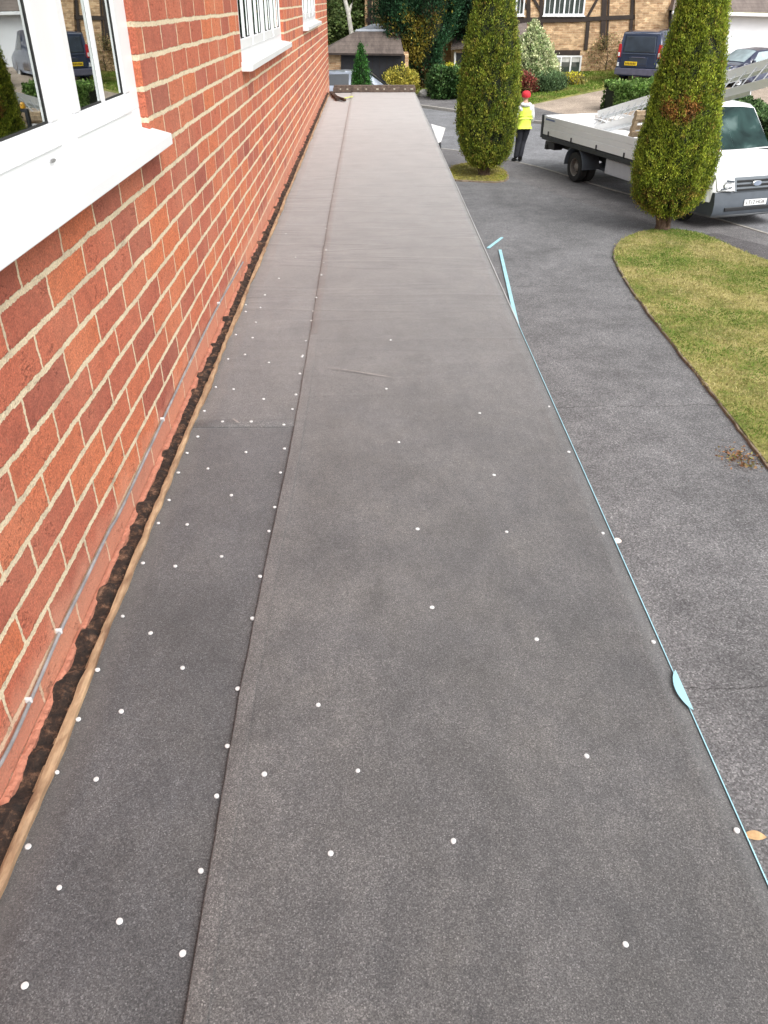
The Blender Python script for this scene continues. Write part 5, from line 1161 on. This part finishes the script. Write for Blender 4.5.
def shrub(name, px_b, h_, r_, label, cols, cat='shrub', w=None, up=.4, shape='dome', sq=1, lw=.05, ll=.09, ncl=500, per=22, clr=.07, lump=.2, dy=0, rz=0, group=None, core=.8):
    g = G(*px_b); y_ = g[1]+dy; base = (g[0]*(y_/g[1]), y_, 0); base = (base[0], base[1], gz(base[0], base[1]))
    if shape == 'dome': pr_ = [(.02, r_*.75), (h_*.25, r_), (h_*.6, r_*.92), (h_*.85, r_*.6), (h_, r_*.08)]
    elif shape == 'cone': pr_ = [(.05, r_*.8), (h_*.18, r_), (h_*.45, r_*.80), (h_*.75, r_*.42), (h_, r_*.04)]
    elif shape == 'box': pr_ = [(.03, r_*.9), (h_*.3, r_), (h_*.8, r_), (h_*.96, r_*.9), (h_, r_*.3)]
    else: pr_ = [(.05, r_*.7), (h_*.3, r_), (h_*.7, r_*.85), (h_*.92, r_*.5), (h_, r_*.05)]
    return fan_tree(name, base, pr_, label, cat, ncl, per, clr, lw, ll, cols, w, up=up, trunk_r=.05, trunk_h=h_*.2, core=core, lump=lump, squash=sq, rz=rz, group=group)
def htop(px_b, ytop, dy=0):
    g = G(*px_b); y_ = g[1]+dy; return at(px_b[0], ytop, y_)[2]-gz(g[0]*(y_/g[1]), y_)
print('tops', htop((361, 92), 47), htop((400, 92), 70), htop((452, 96), 68), htop((533, 92), 23))
dc = at(361, 60, 25.0); dz_ = at(361, 46, 25.0)[2]
fan_tree('dwarf_cypress', (dc[0], 25.0, 0), [(.1, .2), (.4, .31), (1.1, .30), (dz_*.75, .20), (dz_, .03)], 'slender dark green young cypress beyond the end of the roof', 'tree', 1500, 18, .035, .02, .05, [(.03, .11, .02), (.05, .15, .03), (.015, .06, .012)], up=.75, trunk_r=.04, trunk_h=.25, lump=.1)
shrub('golden_shrub', (400, 97), htop((400, 97), 68), .72, 'golden yellow rounded shrub beyond the end of the roof', [(.34, .30, .05), (.45, .38, .07), (.22, .22, .04)], up=.5)
shrub('laurel_shrub', (452, 97), htop((452, 97), 69), .95, 'dark glossy green shrub left of the farther cypress', [(.035, .085, .022), (.055, .12, .032), (.02, .045, .014), (.10, .17, .055)], up=.2, lw=.08, ll=.12, shape='box', ncl=700)
shrub('flowering_shrub', (452, 91), htop((452, 91), 65, .8), .38, 'yellow flowering tips rising behind the dark glossy shrub', [(.55, .50, .04), (.35, .36, .05)], up=.5, ncl=160, dy=.8)
shrub('variegated_shrub', (530, 88), htop((530, 88), 23), 1.22, 'tall pale variegated cone shaped shrub before the timbered house', [(.38, .43, .24), (.50, .53, .32), (.28, .36, .17), (.60, .60, .38), (.14, .20, .08)], shape='cone', up=.4, ncl=1500, lw=.06, ll=.09, lump=.12)
shrub('red_shrub', (521, 93), htop((521, 93), 74), .60, 'reddish brown shrub at the foot of the pale cone shrub', [(.22, .055, .045), (.15, .04, .035), (.16, .12, .05)], up=.4, ncl=400)
shrub('green_shrub', (546, 90), htop((546, 90), 73), .75, 'low grey green shrub between the cone shrub and the window', [(.09, .15, .07), (.13, .20, .09), (.06, .10, .045)], up=.4, ncl=600)
shrub('flowering_shrub', (574, 84), htop((574, 84), 76), .38, 'small tuft with yellow flowers beneath the lower window', [(.30, .27, .10), (.60, .50, .04), (.18, .18, .08)], up=.5, ncl=150)
# climber on the wall
cl0 = at(604, 79, YH-.3)
fan_tree('wall_climber', (cl0[0], YH-.35, gz(cl0[0], YH)-.05), [(.02, .6), (.5, .85), (1.1, .75), (1.5, .4), (1.65, .1)], 'sparse brownish climber on the brick wall beside the blue van', 'climbing plant', 150, 10, .10, .05, .08, [(.26, .24, .10), (.34, .27, .13), (.18, .17, .07), (.36, .22, .14)], up=.4, squash=.22, core=0, trunk_r=.03, trunk_h=.5, lump=.3)
# hedges: one plant mass per clipped hedge
def hedge(pa, pb, h_, wd, label, cols, n):
    a = Vector(G(*pa)); b = Vector(G(*pb)); m_ = (a+b)/2; L = (b-a).length; d = (b-a).normalized(); ang = atan2(d.y, d.x)
    root = empty('hedge', (m_.x, m_.y, min(a.z, b.z)), ang, label, 'hedge')
    u = rng.random((n, 3)); f = rng.integers(0, 5, n); C = np.stack([(u[:, 0]-.5)*L, (u[:, 1]-.5)*wd, .05+u[:, 2]*h_], 1)
    C[f <= 1, 1] = -wd/2+rng.normal(size=(f <= 1).sum())*.05; C[f == 2, 1] = wd/2; C[f >= 3, 2] = h_+rng.normal(size=(f >= 3).sum())*.05
    C += np.array([[mn.noise(Vector((c[0]*1.6, c[1]*2, c[2]*2)))*.15 for _ in range(3)] for c in C])
    out = unit(np.stack([np.zeros(n), C[:, 1]/wd*2, np.where(C[:, 2] > h_-.1, 1.0, .3)], 1)); D = unit(out+rng.normal(size=(n, 3))*.8)
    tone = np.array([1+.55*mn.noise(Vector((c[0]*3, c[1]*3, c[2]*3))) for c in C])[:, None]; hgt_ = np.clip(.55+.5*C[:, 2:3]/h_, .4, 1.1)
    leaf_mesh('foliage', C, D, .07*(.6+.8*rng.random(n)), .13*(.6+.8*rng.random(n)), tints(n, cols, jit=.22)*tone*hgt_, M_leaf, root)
    mb = MB(); mb.box(-L/2+.06, L/2-.06, -wd/2+.07, wd/2-.07, .0, h_-.08); mb.build('dark_core', M_core, root, bevel=.05)  # solid dark block added inside the hedge to stop see-through
    return root
hedge((607, 111), (668, 104), .88, .9, 'clipped green hedge below the blue van behind the truck bed', [(.10, .19, .04), (.15, .26, .06), (.055, .11, .025), (.22, .33, .10)], 15000)
hedge((722, 121), (800, 163), .95, 1.1, 'dark green roadside hedge behind the truck cab', [(.055, .11, .035), (.08, .15, .045), (.03, .065, .02), (.13, .21, .08)], 24000)
# background trees
def bgtree(px_, Y, h_, r_, label, cols, ncl=900, name='broadleaf_tree', trunk_h=2.0, bark=None, rt=.14, lump=.35, core=.6):
    x_ = at(px_, 20, Y)[0]; z_ = gz(x_, Y)-.1
    return fan_tree(name, (x_, Y, z_), [(trunk_h*.7, r_*.3), (trunk_h, r_*.75), (trunk_h+(h_-trunk_h)*.35, r_), (trunk_h+(h_-trunk_h)*.7, r_*.75), (h_, r_*.1)], label, 'tree', ncl, 24, .22, .10, .16, cols, up=.2, trunk_r=rt, trunk_h=trunk_h, core=core, lump=lump, bark=bark)
g1 = [(.10, .16, .05), (.15, .22, .07), (.06, .10, .03), (.20, .26, .10)]
bgtree(322, 58, 8, 2.6, 'green broadleaf tree standing behind the corner of the brick house', g1, 1100, trunk_h=1.0)
bgtree(350, 62, 9, 2.8, 'tall light green tree behind the pale birch trunk', [(.16, .23, .09), (.22, .29, .12), (.09, .14, .05)], 1200, trunk_h=1.2)
bgtree(366, 66, 8.5, 2.6, 'mid green tree between the birch and the timbered gable', g1, 1000, trunk_h=1.0)
shrub('round_bush', (338, 60), 2.6, 2.0, 'rounded yellow green bush beyond the brown garage roof', [(.13, .20, .04), (.18, .26, .06), (.08, .13, .03)], ncl=700, lw=.10, ll=.15, clr=.16)
bgtree(674, 50, 7, 1.7, 'dark evergreen tree between the timbered house and the white garage', [(.02, .06, .02), (.035, .09, .03), (.012, .03, .012)], 800, trunk_h=.5)
bgtree(300, 52, 7, 3.0, 'dense tree hidden mostly behind the brick house corner', g1, 800, trunk_h=.8)
bi = at(351, 34, 47.5); bt = empty('birch_tree', (bi[0], 47.5, 0), 0, 'slim white birch trunk forking above the brown garage roof', 'tree')
def P3(x, y): return Vector(at(x, y, 47.5))-Vector((bi[0], 47.5, 0))
mb = MB(); mb.tube([(0, 0, 0), P3(351.5, 33), P3(348.5, 14), P3(345, 0), P3(340, -40)], [.13, .12, .11, .095, .05], 10); mb.tube([P3(348.8, 14), P3(351, 6), P3(354, -3), P3(360, -45)], [.07, .06, .055, .02], 8); mb.build('trunk', M_birch, bt, smooth=True)
C = np.array([P3(345, -70)])+rng.normal(size=(2600, 3))*np.array([.9, .9, .8]); leaf_mesh('crown', C, unit(rng.normal(size=(2600, 3))), .07, .11, tints(2600, [(.20, .24, .06), (.30, .28, .08)]), M_leaf, bt)
per_w = 1.16
rk = G(424, 96.5); bm = bmesh.new(); bmesh.ops.create_icosphere(bm, subdivisions=3, radius=.22)
for v in bm.verts: v.co *= 1+.25*mn.noise(v.co*7); v.co.z *= .8
me = bpy.data.meshes.new('boulder'); bm.to_mesh(me); bm.free(); o = link('boulder', me, M_rock); o.location = (rk[0], rk[1], rk[2]+.12); tag(o, 'pale round stone on the verge left of the dark glossy shrub', 'stone')

# ================================================================== THE PERSON
def skin(name, verts, edges, radii, mat, parent=None, levels=2, root_i=0, flat=None):
    me = bpy.data.meshes.new(name); me.from_pydata(verts, edges, []); o = link(name, me, mat, parent)
    m = o.modifiers.new('skin', 'SKIN'); m.use_smooth_shade = True
    for i, r in enumerate(radii):
        sv = me.skin_vertices[0].data[i]; sv.radius = r if isinstance(r, tuple) else (r, r); sv.use_root = (i == root_i)
    s = o.modifiers.new('sub', 'SUBSURF'); s.levels = s.render_levels = levels
    dg = bpy.context.evaluated_depsgraph_get(); em = bpy.data.meshes.new_from_object(o.evaluated_get(dg))
    o.modifiers.clear(); old = o.data; o.data = em; bpy.data.meshes.remove(old)
    if not em.materials: em.materials.append(mat)
    for p in em.polygons: p.use_smooth = True
    return o
fp = atz(519.5, 161.5); per = empty('person', (fp[0], fp[1], 0), radians(8), 'person seen from behind in hi vis vest, red beanie and black trousers', 'person')
# local frame: faces +y (away from us), x to the right
H = .975  # leg scale
J = {'pel': (0.03, 0, .93), 'sp': (.03, .01, 1.08), 'ch': (.03, .02, 1.26), 'nb': (.03, .02, 1.43), 'nk': (.035, .04, 1.50), 'hd': (.04, .06, 1.60),
     'rh': (.12, 0, .90), 'rk': (.06, .06, .50), 'ra': (-.01, -.04, .09), 'lh': (-.06, 0, .90), 'lk': (-.05, .05, .49), 'la': (-.11, -.02, .085),
     'rs': (.175, .02, 1.375), 're': (.235, .06, 1.11), 'rw': (.255, .22, .93), 'ls': (-.115, .02, 1.375), 'le': (-.17, .05, 1.11), 'lw': (-.15, .22, .96)}
names = list(J); idx = {k: i for i, k in enumerate(names)}
vs = [J[k] for k in names]; rad = dict(pel=(.135, .105), sp=(.125, .095), ch=(.150, .105), nb=(.085, .075), nk=.052, hd=.05, rh=.085, rk=.055, ra=.038, lh=.085, lk=.055, la=.038, rs=.062, re=.043, rw=.028, ls=.062, le=.043, lw=.028)
ed = [('pel', 'sp'), ('sp', 'ch'), ('ch', 'nb'), ('nb', 'nk'), ('nk', 'hd'), ('pel', 'rh'), ('rh', 'rk'), ('rk', 'ra'), ('pel', 'lh'), ('lh', 'lk'), ('lk', 'la'), ('nb', 'rs'), ('rs', 're'), ('re', 'rw'), ('nb', 'ls'), ('ls', 'le'), ('le', 'lw')]
edges = [(idx[a], idx[b]) for a, b in ed]; radii = [rad[k] for k in names]
def addp(p, r, a): vs.append(p); radii.append(r); edges.append((a, len(vs)-1)); return len(vs)-1
# hands: palm and five fingers
for s_, w_ in ((1, 'rw'), (-1, 'lw')):
    wp = Vector(J[w_]); d = Vector((0, .75, -.65)).normalized(); palm = addp(tuple(wp+d*.055), (.040, .020), idx[w_])
    for k, (ox, ln) in enumerate(((-.03, .062), (-.010, .075), (.011, .070), (.030, .055))):
        a = addp(tuple(wp+d*.095+Vector((ox, 0, 0))), .0095, palm); b = addp(tuple(wp+d*(.095+ln*.5)+Vector((ox, -.006, -.010))), .0085, a); addp(tuple(wp+d*(.095+ln)+Vector((ox, -.022, -.030))), .007, b)
    a = addp(tuple(wp+d*.045+Vector((-s_*.045, 0, 0))), .012, palm); addp(tuple(wp+d*.085+Vector((-s_*.060, 0, -.005))), .009, a)
body = skin('body', vs, edges, radii, M_skin, per)
# head joined onto the same mesh
bm = bmesh.new(); bm.from_mesh(body.data)
hm = bmesh.ops.create_uvsphere(bm, u_segments=24, v_segments=18, radius=1)
hc = Vector((.042, .075, 1.625))
for v in hm['verts']:
    x, y, z = v.co; jaw = 1-.25*max(0, -z)**1.3; X_ = x*.076*jaw; Y_ = y*.096*(1-.12*max(0, -z)); Z_ = z*.122
    if y > .7 and abs(x) < .2 and -.35 < z < .15: Y_ += .022*(1-abs(x)/.2)
    if y > .8 and .05 < z < .25 and .2 < abs(x) < .5: Y_ -= .008
    if y > .7 and abs(x) < .35 and -.55 < z < -.42: Y_ += .006
    if abs(x) > .93 and -.25 < z < .2 and abs(y) < .3: X_ += .014*(1 if x > 0 else -1)
    v.co = hc+Vector((X_, Y_, Z_))
for f in bm.faces: f.smooth = True
bm.to_mesh(body.data); bm.free()
# trousers, jacket, hoodie, beanie, boots
def sub_skin(name, keys, edl, rr, mat, root=0, par=per, extra=None):
    v_ = [J[k] if isinstance(k, str) else k for k in keys]; return skin(name, v_, edl, rr, mat, par, root_i=root)
tr = sub_skin('trousers', ['pel', 'rh', 'rk', 'ra', 'lh', 'lk', 'la', (.03, 0, 1.0), (.09, .03, .70), (-.055, .025, .70)], [(0, 7), (0, 1), (1, 8), (8, 2), (2, 3), (0, 4), (4, 9), (9, 5), (5, 6)], [(.150, .125), .108, .076, .060, .108, .076, .060, (.150, .118), .092, .092], M_trouser)
hd_ = sub_skin('hoodie', [(.03, 0, .94), 'sp', 'ch', 'nb', 'rs', 're', (.257, .19, .965), 'ls', 'le', (-.155, .19, .99)], [(0, 1), (1, 2), (2, 3), (3, 4), (4, 5), (5, 6), (3, 7), (7, 8), (8, 9)], [(.155, .125), (.150, .120), (.170, .126), (.105, .095), .082, .062, .050, .082, .062, .050], M_hood, 1)
vv = sub_skin('hi_vis_vest', [(.03, -.002, .88), (.03, 0, 1.0), 'sp', (.03, .015, 1.24), (.03, .018, 1.35), (.03, .02, 1.44)], [(0, 1), (1, 2), (2, 3), (3, 4), (4, 5)], [(.168, .140), (.166, .138), (.166, .138), (.180, .142), (.172, .130), (.12, .10)], M_hivis, 1)
def band(z, rx, ry, cx, cy, hgt_, mat, name, par):
    V = []; n = 36
    for k in range(n): a = 2*pi*k/n; V += [(cx+cos(a)*rx, cy+sin(a)*ry, z-hgt_/2), (cx+cos(a)*rx, cy+sin(a)*ry, z+hgt_/2)]
    mb = MB(); mb.add(V, [(2*k, (2*k+2) % (2*n), (2*k+3) % (2*n), 2*k+1) for k in range(n)]); return mb.build(name, mat, par, smooth=True)
hood = MB(); hood.lathe((.035, -.01, 1.475), (0, -.25, 1), [(0, -.05), (.08, -.05), (.115, -.01), (.115, .03), (.085, .07), (.06, .08)], 20); hood.v = [(.035+(a-.035)*1.15, b-.015, 1.43+(c-1.475)*.75) for a, b, c in hood.v]; hood.build('hood', M_hood, hd_, smooth=True)
bn = MB(); bn.lathe((.042, .06, 1.62), (0, -.12, 1), [(.098, -.01), (.104, .015), (.103, .06), (.088, .105), (.055, .135), (0, .146)], 24); bn.build('beanie', M_redcap, per, smooth=True)
for k_, s_ in (('ra', 1), ('la', -1)):
    a = Vector(J[k_]); rz_ = .35*s_
    f = [tuple(a+Vector((0, 0, .02))), tuple(a+Vector((0, -.035, -.045))), tuple(a+Vector((.02*s_, .05, -.045))), tuple(a+Vector((.03*s_, .15, -.052)))]
    skin('boot', f, [(0, 1), (0, 2), (2, 3)], [.052, .046, .046, (.044, .034)], M_black, per, root_i=0)

per.scale = (1.18, 1.12, 1.0)
